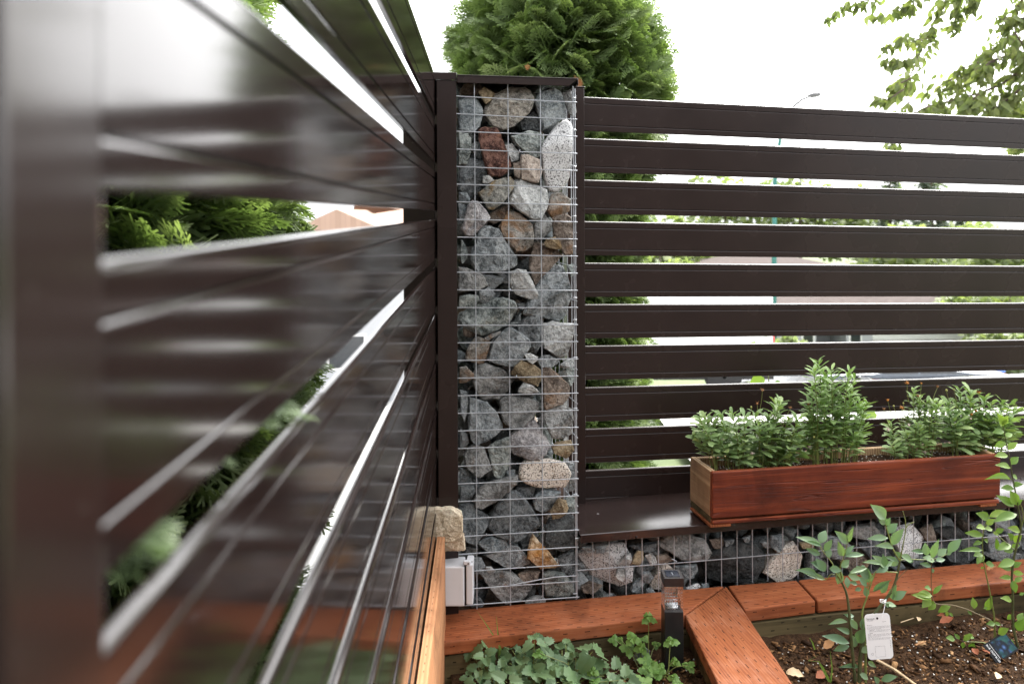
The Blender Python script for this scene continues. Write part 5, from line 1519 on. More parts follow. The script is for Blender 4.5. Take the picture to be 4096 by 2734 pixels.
# ------------------------------------------------------------------ mulch, fallen leaves, sticks
def in_bed(rr):
    return
def bed_sampler(u0, u1, n0, n1, poly_bad=None):
    def f(rr):
        for _ in range(20):
            u, n = rr.uniform(u0, u1), rr.uniform(n0, n1)
            p = W(u, n, 0)
            return Vector((p.x, p.y, soil_z(p.x, p.y) + rr.uniform(0, .004)))
    return f
mg = Merge(); rr = random.Random(77)
smp = bed_sampler(-0.15, 1.9, -0.95, -0.19)
for _ in range(12000):
    p = smp(rr); V, Fc = CHIPS[rr.randrange(8)]
    L = rr.uniform(.004, .013) * (2.2 if rr.random() < .1 else 1)
    S = Matrix.Diagonal((L, L * rr.uniform(.2, .6), L * rr.uniform(.1, .3), 1))
    Rm = Matrix.Rotation(rr.uniform(0, 6.28), 4, 'Z') @ Matrix.Rotation(rr.gauss(0, .35), 4, 'X') @ Matrix.Rotation(rr.gauss(0, .35), 4, 'Y')
    mg.add(V, Fc, Matrix.Translation(p) @ Rm @ S, min(1, max(0, rr.betavariate(1.6, 2.2))))
tag(mg.build('bark_mulch', [M['mulch']]), kind='stuff')
specks('perlite_grains', None, 1100, smp, 78, (0.0016, 0.0038))

M['dead_leaf'] = plain('dead_leaf', (0.40, 0.20, 0.08), 0.75, 0, 0.35, 50)
M['dead_red'] = plain('dead_red_leaf', (0.28, 0.085, 0.035), 0.75, 0, 0.35, 50)
M['dead_pale'] = plain('dry_pale_leaf', (0.62, 0.46, 0.28), 0.75, 0, 0.2, 50)
def fallen(label, px, L, mat, ang, seed, z=None):
    rr = random.Random(seed)
    V, Fc = leaf_tpl(1.0, .62, .45, .5, rr.uniform(-.5, .5), .9, 7, .1, .08, .05, seed)
    me = mesh_np('fallen_leaf', V, Fc, smooth=True)
    p = on_z(*cF(px), 0.006 if z is None else z)
    o = link('fallen_leaf', me, None, M[mat])
    o.matrix_world = frame(p + Vector((0, 0, .006)), (math.cos(R(ang)), math.sin(R(ang)), rr.uniform(-.1, .3)), (rr.uniform(-.4, .4), rr.uniform(-.6, .1), 1), L * .72)
    tag(o, label, 'leaf', 'fallen leaves on the bed')
fallen('curled orange tan leaf on the soil left of the tagged bush', (365, 1315), .05, 'dead_leaf', 20, 1)
fallen('smaller tan leaf on the soil between the bush stems', (460, 1270), .035, 'dead_leaf', 10, 2)
fallen('reddish brown leaf on the soil near the red edging', (1240, 1125), .06, 'dead_red', 5, 3)
fallen('small red brown leaf beside the larger reddish one', (1205, 1060), .035, 'dead_red', -20, 4)
fallen('pale cream petal like leaf standing on the soil', (1080, 1110), .03, 'dead_pale', 60, 5)
fallen('pale dry leaf lying at the edge of the middle plank', (85, 1500), .06, 'dead_pale', -25, 6)
fallen('dull brown leaf lying under the tagged bush', (310, 1540), .05, 'dead_red', 35, 7)
fallen('orange brown leaf lying on top of the right red edging', (1595, 725), .045, 'dead_leaf', -5, 8, KT + .002)
fallen('upright brown leaf stuck in soil left of the dark card', (1525, 1365), .04, 'dead_red', 80, 9)
fallen('tan leaf low at right beside the dark card', (1670, 1545), .04, 'dead_pale', 50, 10)
fallen('brown curled leaf in front of the planting bed herbs', (1540, 1330), .045, 'dead_red', -70, 11)
def stick(label, f, pts, r, mat):
    P = [on_z(*f(p), .012) for p in pts]; b0 = P[0].copy()
    o = MB().tube([p - b0 for p in P], [r, r * .9, r * .7][:len(P)] if len(P) == 3 else [r, r * .7], 6).build('stick', M[mat], None, smooth=True, loc=b0)
    tag(o, label, 'stick', 'sticks on the bed')
stick('long pale bare stick lying below the white tag', cF, [(770, 1390), (900, 1460), (1080, 1590)], .0045, 'dead_pale')
stick('short pale twig on the soil by the red edging', cF, [(945, 1105), (1045, 1072)], .0016, 'dead_pale')
stick('short tan wood splinter in the middle of the mulch', cF, [(1055, 1275), (1135, 1248)], .0028, 'dead_leaf')
stick('grey curved twig at the edge of the left plank', cF, [(140, 1090), (200, 1115), (290, 1075)], .0016, 'stem_brown')
gs = on_z(*cG((1810, 420)), .02)
rk = rock('stone', [(-.022, -.014), (-.012, .014), (.012, .018), (.026, .004), (.020, -.016)], -.012, M['grey'], 91, None, thick=.03)
rk.location = gs
tag(rk, 'small grey stone among the herbs left of the solar light', 'stone')

# ------------------------------------------------------------------ cedars
def spray_tpl(seed, nb=7, sub=2, fat=1.0):
    """flat frond of a thuja: axis along +Y, blade in XY, drooping tips"""
    rr = random.Random(seed)
    V, Fc = [], []
    def seg(a, b, w0, w1):
        a, b = Vector(a), Vector(b); d = (b - a); s = Vector((-d.y, d.x, 0))
        if s.length < 1e-9: return
        s.normalize(); i = len(V); w0 *= fat; w1 *= fat
        V.extend([tuple(a - s * w0), tuple(a + s * w0), tuple(b + s * w1), tuple(b - s * w1), tuple(b + d.normalized() * w1 * 1.5)])
        Fc.extend([(i, i + 1, i + 2), (i, i + 2, i + 3), (i + 3, i + 2, i + 4)])
    zf = lambda x, y: -0.20 * y * y - 0.40 * x * x
    P = lambda x, y: (x, y, zf(x, y) + rr.uniform(-.02, .02))
    seg(P(0, 0), P(0, .55), .018, .018); seg(P(0, .55), P(rr.uniform(-.04, .04), 1.0), .018, .013)
    for i in range(nb):
        t = 0.12 + 0.80 * i / nb
        for sd in (1, -1):
            if rr.random() < .1: continue
            ln = (0.50 * (1 - t) + 0.14) * rr.uniform(.75, 1.2)
            a = R(rr.uniform(34, 52)); dx, dy = sd * math.sin(a), math.cos(a)
            seg(P(0, t), P(dx * ln, t + dy * ln), .016, .013)
            for k in range(sub):
                u = .32 + .55 * k / max(1, sub)
                l2 = ln * (.45 * (1 - u) + .16)
                for s2 in (1, -1):
                    a2 = math.atan2(dx, dy) + s2 * R(rr.uniform(34, 50))
                    xa, ya = dx * ln * u, t + dy * ln * u
                    seg(P(xa, ya), P(xa + math.sin(a2) * l2, ya + math.cos(a2) * l2), .014, .012)
    V = np.array(V)
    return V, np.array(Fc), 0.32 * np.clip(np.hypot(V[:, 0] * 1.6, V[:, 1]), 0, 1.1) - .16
SPRAYS = [spray_tpl(s) for s in range(6)]
SPRAY_LO = [spray_tpl(s + 20, nb=6, sub=1, fat=1.6) for s in range(4)]

def cedar(name, label, cx, cy, z0, z1, prof, cnt, seed, L=(.13, .21), face=None, inner=0.35, tips_up=0.35, group=None):
    rr = random.Random(seed)
    gz = ground_z(cx, cy)
    root = thing(name, label, 'cedar tree', (cx, cy, gz), group=group)
    def rad(z):
        for i in range(len(prof) - 1):
            if prof[i][0] <= z <= prof[i + 1][0]:
                t = (z - prof[i][0]) / (prof[i + 1][0] - prof[i][0]); return prof[i][1] + (prof[i + 1][1] - prof[i][1]) * t
        return 0.03
    mg = Merge()
    made = 0
    while made < cnt:
        z = rr.uniform(z0, z1); r = rad(z)
        if rr.random() > (r + .08) / .7: continue
        th = rr.uniform(0, 6.283)
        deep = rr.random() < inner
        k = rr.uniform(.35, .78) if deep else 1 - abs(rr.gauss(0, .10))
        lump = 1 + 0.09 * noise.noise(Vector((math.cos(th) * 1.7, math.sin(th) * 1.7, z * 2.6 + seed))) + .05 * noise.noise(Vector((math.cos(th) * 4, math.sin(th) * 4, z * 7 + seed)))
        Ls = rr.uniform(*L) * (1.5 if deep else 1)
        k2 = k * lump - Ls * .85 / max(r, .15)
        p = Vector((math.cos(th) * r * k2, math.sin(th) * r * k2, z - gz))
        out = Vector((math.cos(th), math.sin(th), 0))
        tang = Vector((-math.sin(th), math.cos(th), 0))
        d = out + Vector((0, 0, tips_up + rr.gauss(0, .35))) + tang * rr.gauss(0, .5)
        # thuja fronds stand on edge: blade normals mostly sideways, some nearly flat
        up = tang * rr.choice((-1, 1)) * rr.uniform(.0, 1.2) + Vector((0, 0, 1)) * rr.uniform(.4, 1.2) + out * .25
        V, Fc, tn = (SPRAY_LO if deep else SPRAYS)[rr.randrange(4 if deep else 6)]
        tint = rr.betavariate(2, 2.6) * (0.75 if not deep else .3) + .06  # inner sprays tinted darker: shade between the fronds put into their colour
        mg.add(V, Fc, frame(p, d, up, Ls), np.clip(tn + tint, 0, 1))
        made += 1
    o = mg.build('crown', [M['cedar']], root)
    tag(o, kind='stuff')
    tk = MB(); tk.tube([(0, 0, -.2), (.02, 0, 1.2), (0, .02, z1 - gz - .3)], [.07, .05, .015], 8)
    rr2 = random.Random(seed + 1)
    for i in range(46):
        z = .3 + (z1 - gz - .6) * i / 46; a = rr2.uniform(0, 6.28); r = rad(z + gz) * .55
        tk.tube([(0, 0, z), (math.cos(a) * r * .5, math.sin(a) * r * .5, z + .10), (math.cos(a) * r, math.sin(a) * r, z + .25)], [.012, .008, .004], 4)
    tk.build('trunk', M['bark'], root, smooth=True)
    return root
CP = [(-.1, .44), (.1, .49), (.35, .47), (.98, .44), (1.2, .50), (1.4, .54), (1.62, .585), (1.95, .595), (2.15, .55), (2.32, .42), (2.6, .30), (3.0, .08)]
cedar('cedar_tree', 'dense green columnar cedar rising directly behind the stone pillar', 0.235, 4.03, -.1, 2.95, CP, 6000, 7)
M['dead_cedar'] = plain('dead_cedar', (0.30, 0.12, 0.04), 0.8, 0, .3, 60)
mgd = Merge(); rrd = random.Random(2); ced = bpy.data.objects['cedar_tree']
for (x, y, k, L) in ((2302, 305, 3, .06), (2110, 255, 1, .03)):
    for _ in range(k):
        V, Fc, tn = SPRAYS[rrd.randrange(6)]
        mgd.add(V, Fc, frame(on_depth(x + rrd.uniform(-8, 8), y + rrd.uniform(-8, 8), 3.44) - Vector(ced.location), (rrd.gauss(0, .3), -.3, -1), (rrd.gauss(0, .3), -1, .2), L))
tag(mgd.build('dead_sprays', [M['dead_cedar']], ced), kind='stuff')
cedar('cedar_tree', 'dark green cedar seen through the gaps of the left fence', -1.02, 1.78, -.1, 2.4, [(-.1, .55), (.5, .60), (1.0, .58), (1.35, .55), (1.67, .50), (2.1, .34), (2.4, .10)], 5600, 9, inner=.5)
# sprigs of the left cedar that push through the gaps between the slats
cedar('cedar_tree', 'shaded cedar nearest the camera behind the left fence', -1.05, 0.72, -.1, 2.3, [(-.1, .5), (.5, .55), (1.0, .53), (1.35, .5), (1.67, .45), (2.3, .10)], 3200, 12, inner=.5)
sprig = thing('cedar_sprig', 'blurred bright green cedar sprig poking through a gap of the left fence', 'sprig', (-.23, .46, CAM_Z - .15))
mg = Merge(); rr = random.Random(4)
for (Y, k, z) in ((.355, 4, -.142), (.45, 5, -.144), (.48, 2, -.142), (.57, 3, -.143), (.70, 3, -.142)):
    for _ in range(k):
        V, Fc, tn = SPRAYS[rr.randrange(6)]
        p = Vector((-LD - LT * Y - rr.uniform(.040, .075), Y + rr.gauss(0, .025), CAM_Z + z + rr.gauss(.002, .006))) - Vector(sprig.location)
        mg.add(V, Fc, frame(p, (1, rr.gauss(.3, .5), rr.gauss(.0, .10)), (rr.gauss(0, .3), rr.gauss(0, .3), 1), rr.uniform(.028, .05)), np.clip(tn + .05, 0, 1))
tag(mg.build('foliage', [M['cedar']], sprig), kind='stuff')
MB().tube([(-.45, .1, .12), (-.2, .05, .02), (-.04, 0, 0)], [.006, .004, .002], 5).build('twig', M['bark'], sprig, smooth=True)
# ------------------------------------------------------------------ overhanging tree at the right
def overhang():
    rr = random.Random(15)
    root = thing('overhanging_tree', 'leafy tree whose thin branches hang into the upper right corner', 'tree', (5.1, 5.6, ground_z(5.1, 5.6)))
    b = Vector(root.location)
    Y0 = 4.9
    limbs = []
    lines = [([(1330,-60),(1290,60),(1200,200),(1120,370),(1060,520),(980,700),(930,800)], 120, 105),
             ([(1440,-80),(1410,0),(1390,190),(1360,260)], 50, 70),
             ([(900,-90),(700,-10),(560,10),(420,35),(330,120),(200,160)], 46, 46),
             ([(1060,-80),(1010,20),(900,60),(760,120),(640,150)], 60, 75),
             ([(1600,-90),(1560,0),(1500,60)], 40, 70),
             ([(1120,370),(960,330),(820,400),(700,470)], 44, 70), ([(1060,520),(900,560),(780,560)], 34, 60),
             ([(2030,-60),(1950,60),(1930,300),(1760,420),(1600,560)], 110, 110),
             ([(1600,560),(1480,600),(1380,620)], 30, 50),
             ([(2060,330),(1900,480),(1700,560),(1540,680),(1380,700),(1270,760),(1210,830)], 130, 100),
             ([(2060,520),(1960,640),(1800,760),(1600,840),(1420,880),(1260,930),(1160,950)], 130, 100),
             ([(2050,150),(1900,200),(1760,160)], 60, 100), ([(1700,560),(1640,600),(1600,700)], 50, 90),
             ([(1930,300),(2010,420),(2040,560)], 50, 90), ([(2060,720),(1900,860),(1780,960),(1640,1000)], 120, 110),
             ([(1900,860),(1930,940),(1940,1030)], 70, 90), ([(1600,840),(1520,920),(1480,990)], 46, 60),
             ([(930,800),(840,860),(780,900),(690,870),(640,870)], 26, 40), ([(1000,700),(870,760),(820,820)], 24, 50),
             ([(2060,900),(1990,1130),(1940,1260),(1890,1390)], 34, 45), ([(1000,900),(900,980),(830,1000)], 14, 30),
             ([(1160,950),(1040,1010),(960,1020)], 16, 34), ([(2020,1250),(1950,1300),(1900,1360)], 24, 40), ([(850,1250),(820,1300),(780,1330)], 14, 36)]
    V8, F8 = leaf_tpl(1.0, .50, .38, .35, .25, 1.15, 6, .1, .04, .02, 3)
    V9, F9 = leaf_tpl(1.0, .44, .40, .55, .45, 1.15, 6, .1, .04, .03, 5)
    mg = Merge(); tw = MB()
    for px, cnt, spread in lines:
        dy = rr.uniform(-.12, .16)
        P = [on_depth(*cT(p), Y0 + dy + .06 * i) - b for i, p in enumerate(px)]
        tw.tube(P, [.011 - .008 * i / (len(P) - 1) if spread > 90 else .006 - .004 * i / (len(P) - 1) for i in range(len(P))], 5)
        # link the branch to the limb outside the frame
        if px[0][1] < 0 or px[0][0] > 2007: limbs.append(P[0])
        for _ in range(int(cnt * 1.05)):
            f = rr.random() * (len(P) - 1); i = int(f); p = P[i].lerp(P[i + 1], f - i)
            sp = spread / 2.24 * Y0 / F
            q = p + Vector((rr.gauss(0, sp * .45), rr.gauss(0, sp * .6), rr.gauss(-sp * .15, sp * .38)))
            d = Vector((rr.gauss(0, .45), rr.gauss(0, .45), -1 + rr.uniform(0, .7)))
            up = Vector((rr.gauss(0, .6), -1, rr.gauss(0.2, .6)))
            V, Fc = (V8, F8) if rr.random() < .5 else (V9, F9)
            mg.add(V, Fc, frame(q, d, up, rr.uniform(.045, .084)), rr.betavariate(2, 2.2))
            if rr.random() < .35: tw.tube([p, p.lerp(q, .5) + Vector((0, 0, .01)), q], .0018, 3)
    trunk_top = Vector((0.0, 0.0, 2.6))
    tk = MB(); tk.tube([(0, 0, -.3), (.03, 0, 1.2), trunk_top, (-.02, .05, 4.6), (-.05, .1, 7.4)], [.15, .12, .10, .08, .03], 10)
    for p in limbs:
        side = p.z + b.z < 2.45
        m_ = p + (Vector((.55, .05, .30)) if side else Vector((.12, .05, .75)))
        s = Vector((-.02, .05, 5.2 + rr.uniform(0, .8)))
        tk.tube([s, m_.lerp(s, .4) + Vector((0, 0, .3)), m_, p], [.03, .022, .014, .008], 6)
    tk.build('trunk', M['bark'], root, smooth=True)
    tag(tw.build('branches', M['bark'], root, smooth=True), kind='stuff')
    tag(mg.build('crown', [M['tree_leaf']], root, smooth=True), kind='stuff')
overhang()

# a bramble just behind the fence, a few leaves of which show in the gaps
vb = on_depth(3050, 1560, 3.6)
vine = thing('bramble', 'thin bramble stems with pale green leaves behind the right fence', 'plant', (vb.x, 3.6, ground_z(vb.x, 3.6)))
vb0 = Vector(vine.location)
VL = leaf_mesh('leaf', 'leaf_young', L=1.0, Wd=.8, widest=0.42, fold=.2, curl=.2, tip=.9, rows=8, base=.3, serr=.06)
vr = random.Random(8)
stem = [on_depth(x, y, 3.6) - vb0 for x, y in ((3100, 1900), (3090, 1700), (3075, 1520), (3055, 1350))]
MB().tube([Vector((0, 0, -.05))] + stem, [.004, .0035, .003, .0025, .0015], 5).build('stem', M['stem_green'], vine, smooth=True)
for (x, y, L, dx, dz) in ((3060, 1345, .05, .3, 1), (3035, 1385, .05, -1, .1), (3058, 1515, .07, -1, -.25), (3100, 1530, .03, 1, 0), (3390, 1500, .06, .5, .8), (3440, 1660, .08, 1, .1), (3350, 1690, .06, -.4, -.2), (3070, 1420, .05, 1, .3)):
    p = on_depth(x, y, 3.6) - vb0
    place(VL, 'leaf', vine, frame(p, (dx, vr.uniform(-.2, .2), dz), (0, -1, .6), L))
stem2 = [on_depth(x, y, 3.6) - vb0 for x, y in ((3380, 1900), (3400, 1690), (3390, 1510))]
MB().tube([Vector((.3, 0, -.05))] + stem2, [.004, .003, .0025, .0015], 5).build('stem', M['stem_green'], vine, smooth=True)

# ------------------------------------------------------------------ street behind the fence
G = lambda x, y: ground_z(x, y)
M['pole_teal'] = plain('teal_paint', (0.02, 0.13, 0.11), 0.5, 0, 0.1, 10)
M['lamp_grey'] = plain('lamp_grey', (0.09, 0.09, 0.095), 0.5, 0)
M['white_paint'] = plain('white_vehicle_paint', (0.80, 0.80, 0.80), 0.25, 0, .02, 3)
M['tyre'] = plain('tyre', (0.02, 0.02, 0.02), 0.85)
M['rim'] = plain('rim', (0.35, 0.35, 0.36), 0.4, .8)
M['glass'] = plain('dark_glass', (0.02, 0.024, 0.03), 0.06)
M['red_lens'] = plain('red_lens', (0.55, 0.02, 0.02), 0.3)
M['car_grey'] = plain('dark_grey_blue_paint', (0.09, 0.105, 0.13), 0.25, .3, .05, 3)
M['car_pale'] = plain('pale_silver_paint', (0.55, 0.57, 0.60), 0.28, .3, .05, 3)
M['blue_plastic'] = plain('blue_plastic', (0.02, 0.10, 0.42), 0.45)
M['wall_white'] = plain('white_siding', (0.36, 0.37, 0.39), 0.7, 0, .04, 4)
M['wall_grey'] = plain('grey_siding', (0.22, 0.23, 0.25), 0.7, 0, .05, 4)
M['trim_white'] = plain('white_trim', (0.75, 0.75, 0.74), 0.5, 0, .03, 4)
def shingle(name, a, bcol):
    m, nt, b, o = new_mat(name); q = N(nt)
    br = q.node('ShaderNodeTexBrick'); nt.links.new(q.coord(), br.inputs[0])
    br.inputs['Scale'].default_value = 3.4; br.inputs['Mortar Size'].default_value = .012
    br.inputs['Color1'].default_value = (*a, 1); br.inputs['Color2'].default_value = (*bcol, 1); br.inputs['Mortar'].default_value = tuple(c * .75 for c in a) + (1,)
    nz = q.noise(q.coord(), 2, 4)
    nt.links.new(q.mix(q.math('MULTIPLY', nz, .4), br.outputs[0], bcol), b.inputs['Base Color']); b.inputs['Roughness'].default_value = .9; b.inputs['Specular IOR Level'].default_value = 0.05
    return m
M['roof_brown'] = shingle('brown_shingles', (0.07, 0.056, 0.052), (0.105, 0.088, 0.082))
M['roof_salmon'] = shingle('salmon_tiles', (0.26, 0.18, 0.14), (0.34, 0.24, 0.19))

LYs = 31.0
lp = on_depth(3096, 1250, LYs)
LZ = G(lp.x, LYs)
lamp = thing('street_lamp', 'tall teal street lamp with a curved arm above the right fence', 'street lamp', (lp.x, LYs, LZ))
topp = on_depth(3150, 440, LYs)
P0 = Vector((0, 0, 0)); 
pts = [on_depth(x, y, LYs) - Vector(lamp.location) for x, y in ((3096, 1230), (3097, 980), (3099, 730), (3121, 550), (3140, 480))]
MB().tube([Vector((0, 0, 0))] + pts, [.12, .10, .095, .09, .07, .06], 10).build('pole', M['pole_teal'], lamp, smooth=True)
apts = [on_depth(x, y, LYs) - Vector(lamp.location) for x, y in ((3140, 480), (3172, 428), (3205, 400), (3240, 385))]
MB().tube(apts, [.06, .055, .05, .045], 8).build('arm', M['lamp_grey'], lamp, smooth=True)
hp = on_depth(3232, 384, LYs) - Vector(lamp.location); he = on_depth(3284, 376, LYs) - Vector(lamp.location)
MB().tube([hp, hp.lerp(he, .3), hp.lerp(he, .75), he], [.05, .11, .10, .04], 8).build('lamp_head', M['lamp_grey'], lamp, smooth=True)

def side_extrude(name, prof, w0, w1, mat, parent, bevel=.04, smooth=True):
    """side profile (x, z) swept across y"""
    mb = MB(); n = len(prof)
    v = [(x, w0, z) for x, z in prof] + [(x, w1, z) for x, z in prof]
    mb.raw(v, [tuple(range(n)), tuple(range(2 * n - 1, n - 1, -1))] + [(i, n + i, n + (i + 1) % n, (i + 1) % n) for i in range(n)])
    return mb.build(name, mat, parent, bevel=bevel, segs=2, smooth=smooth)
def wheel(parent, x, y, r, wd=.2):
    t = MB().lathe([(r * .62, -wd / 2), (r * .95, -wd / 2), (r, -wd * .3), (r, wd * .3), (r * .95, wd / 2), (r * .62, wd / 2)], 24, 'y', (x, y, r)).build('wheel', M['tyre'], parent, smooth=True)
    MB().lathe([(r * .62, -wd / 2 + .01), (r * .5, -wd * .30), (r * .2, -wd * .36), (r * .1, -wd * .5)], 20, 'y', (x, y, r)).build('rim', M['rim'], t, smooth=True)

# white van, tail to the right
VY = 15.4
vr_ = on_depth(3095, 1400, VY).x
ROADZ = G(vr_ - 1, VY) + .05
van = thing('parked_van', 'white high sided van parked on the street, its red tail lamp at right', 'van', (vr_, VY, ROADZ))
vh = on_depth(2800, 1128, VY).z - ROADZ
side_extrude('body', [(-5.6, .45), (-5.6, 1.05), (-5.1, 1.25), (-4.5, 2.0), (-4.2, vh - .05), (-3.9, vh), (-.15, vh), (0, vh - .15), (0, .45), (-.35, .38), (-.42, .70), (-.62, .92), (-.95, .98), (-1.25, .9), (-1.43, .68), (-1.48, .38), (-4.1, .38), (-4.16, .68), (-4.35, .9), (-4.65, .97), (-4.95, .9), (-5.15, .68), (-5.2, .40)], 0, 1.95, M['white_paint'], van, bevel=.05)
MB().box(-5.2, 0.02, .06, 1.9, .30, .5).build('underbody', M['tyre'], van)
side_extrude('window', [(-4.95, 1.32), (-4.45, 1.98), (-3.7, 1.98), (-3.7, 1.32)], -.012, .01, M['glass'], van, bevel=0)
for y in (.12, 1.83):
    wheel(van, -.95, y, .36); wheel(van, -4.65, y, .36)
for y in (.03, 1.77): MB().box(-.012, .03, y, y + .15, 1.0, 1.45).build('tail_lamp', M['red_lens'], van, bevel=.01)
MB().box(-.10, .10, .05, 1.9, .42, .62).build('bumper', M['tyre'], van, bevel=.03)

def sedan(label, px, py_roof, Y, L, mat, face=-1):
    c = on_depth(px, py_roof, Y)
    ROADZ = G(c.x, Y) + .05
    h = c.z - ROADZ; k = h / 1.45
    car = thing('parked_car', label, 'car', (c.x, Y, ROADZ), (0, 0, 0), 'cars parked along the street')
    X = lambda v: v * face
    prof = [(2.25, .35), (2.3, .62), (2.2, .82), (1.1, .98), (.45, 1.40), (-.1, 1.45), (-.8, 1.43), (-1.55, 1.02), (-2.15, .95), (-2.3, .80), (-2.3, .35), (-1.78, .3), (-1.7, .58), (-1.4, .74), (-1.1, .58), (-1.02, .3), (1.02, .3), (1.1, .58), (1.4, .74), (1.7, .58), (1.78, .3)]
    prof = [(X(a) * L / 4.6, b_ * k) for a, b_ in prof]
    side_extrude('body', prof, 0, 1.75, M[mat], car, bevel=.05)
    gl = [(.95, 1.0), (.42, 1.36), (-.08, 1.38), (-.08, 1.0)]; gl2 = [(-.14, 1.0), (-.14, 1.38), (-.75, 1.36), (-1.25, 1.02)]
    for g in (gl, gl2): side_extrude('window', [(X(a) * L / 4.6, b_ * k) for a, b_ in g], -.012, .008, M['glass'], car, bevel=0, smooth=False)
    for x in (1.4, -1.4):
        for y in (.1, 1.65): wheel(car, X(x) * L / 4.6, y, .33 * k, .2)
    MB().box(min(X(2.22), X(2.31)), max(X(2.22), X(2.31)), .08, .45, .62 * k, .76 * k).build('headlight', M['trim_white'], car, bevel=.01)
    MB().box(min(X(-2.31), X(-2.24)), max(X(-2.31), X(-2.24)), .05, .4, .66 * k, .82 * k).build('tail_lamp', M['red_lens'], car, bevel=.01)
    return car
sedan('dark blue grey car parked at the far right of the street', 3660, 1478, 19.6, 4.6, 'car_grey')
sedan('pale silver car with dark windows parked between the van and the dark car', 3180, 1466, 21.5, 4.2, 'car_pale')
bb = on_depth(3950, 1480, 25.0)
bin_ = thing('wheelie_bin', 'bright blue plastic bin standing beside the garage house', 'bin', (bb.x, 25.0, G(bb.x, 25.0)))
bh = bb.z - G(bb.x, 25.0)
mbn = MB(); mbn.raw([(-.25, -.25, 0), (.25, -.25, 0), (.25, .25, 0), (-.25, .25, 0), (-.33, -.33, bh), (.33, -.33, bh), (.33, .33, bh), (-.33, .33, bh)], [(0, 3, 2, 1), (4, 5, 6, 7), (0, 1, 5, 4), (1, 2, 6, 5), (2, 3, 7, 6), (3, 0, 4, 7)])
mbn.build('body', M['blue_plastic'], bin_, bevel=.03, segs=2)
MB().box(-.35, .35, -.36, .36, bh + .002, bh + .07).build('lid', M['blue_plastic'], bin_, bevel=.02, segs=2)

def hip_roof(x0, x1, y0, y1, z0, z1, over=.5, ridge=None):
    x0 -= over; x1 += over; y0 -= over; y1 += over
    ym = (y0 + y1) / 2; r = (y1 - y0) / 2 if ridge is None else ridge
    mb = MB()
    mb.raw([(x0, y0, z0), (x1, y0, z0), (x1, y1, z0), (x0, y1, z0), (x0 + r, ym, z1), (x1 - r, ym, z1)],
           [(0, 1, 5, 4), (1, 2, 5), (2, 3, 4, 5), (3, 0, 4), (3, 2, 1, 0)])
    mb.box(x0, x1, y0 + .0, y1, z0 - .16, z0 - .002)
    return mb
# house with the garage, right
HY = 31.0
LOWZ = G(10, 31)
hx0, hx1 = on_depth(3180, 1350, HY).x, on_depth(3985, 1350, HY).x
house = thing('bungalow', 'white house with a grey brown hip roof and a wide garage door, behind the cars', 'house', (hx0, HY, LOWZ))
eave = on_depth(3500, 1285, HY).z - LOWZ; ridge = on_depth(3500, 1085, HY + 4).z - LOWZ
wd = hx1 - hx0
hw_ = MB()
gx0 = on_depth(3490, 1350, HY).x - hx0; gx1 = on_depth(3905, 1350, HY).x - hx0
px0 = on_depth(3265, 1350, HY).x - hx0; px1 = on_depth(3385, 1350, HY).x - hx0
gt = min(2.34, eave - .05)
hw_.box(0, px0, 0, 9, 0, eave).box(px1, gx0, 0, 9, 0, eave).box(gx1, wd, 0, 9, 0, eave).box(gx0, gx1, 0, .3, gt + .01, eave).box(px0, px1, 1.6, 9, 0, eave - .002).box(gx0, gx1, .25, 9, 0, gt)
hw_.build('wall', M['wall_white'], house)
hip_roof(0, wd, 0, 9, eave + .16, ridge, .6).build('roof', M['roof_brown'], house)
gd = MB()
for k in range(3): gd.box(gx0 + .02, gx1 - .02, .15, .22, .02 + k * .58, .58 + k * .58)
gdo = gd.build('garage_door', M['trim_white'], house, bevel=.02)
nwin = 6
for k in range(nwin):
    a0 = gx0 + .06 + (gx1 - gx0 - .12) * k / nwin; a1 = gx0 + .06 + (gx1 - gx0 - .12) * (k + 1) / nwin
    MB().box(a0 + .06, a1 - .06, .17, .20, 1.80, 2.24).build('pane', M['glass'], gdo)
    MB().box(a0 - .05, a0 + .05, .14, .21, 1.77, 2.33).build('mullion', M['trim_white'], gdo)
MB().box(gx0 + .02, gx1 - .02, .145, .2, 2.25, 2.33).build('rail', M['trim_white'], gdo)
MB().box(px0 + .3, px0 + 1.2, 1.55, 1.595, 0.05, 2.1).build('door', M['wall_grey'], house, bevel=.01)
for k, xx in enumerate((px1 + .1, .25)):
    wf = MB().box(xx, xx + .5, -.03, .03, 1.0, 2.1).build('window', M['trim_white'], house)
    MB().box(xx + .06, xx + .44, -.045, -.032, 1.06, 2.04).build('pane', M['glass'], wf)
# second house further back, left of it
H2 = 52.0
LOWZ = G(14, 52)
ax0, ax1 = on_depth(2760, 1000, H2).x, on_depth(3480, 1000, H2).x
h2 = thing('bungalow', 'far house whose brown hip roof shows between the slats above the van', 'house', (ax0, H2, LOWZ))
e2 = on_depth(3100, 1105, H2).z - LOWZ; r2 = on_depth(3100, 1015, H2 + 4).z - LOWZ
MB().box(0, ax1 - ax0, 0, 9, 0, e2).build('wall', M['wall_grey'], h2)
hip_roof(0, ax1 - ax0, 0, 9, e2 + .16, r2, .6).build('roof', M['roof_brown'], h2)
for xx in (2.0, 6.0):
    wf = MB().box(xx, xx + 1.4, -.03, .03, 1.0, 2.2).build('window', M['trim_white'], h2)
    MB().box(xx + .07, xx + 1.33, -.045, -.032, 1.07, 2.13).build('pane', M['glass'], wf)
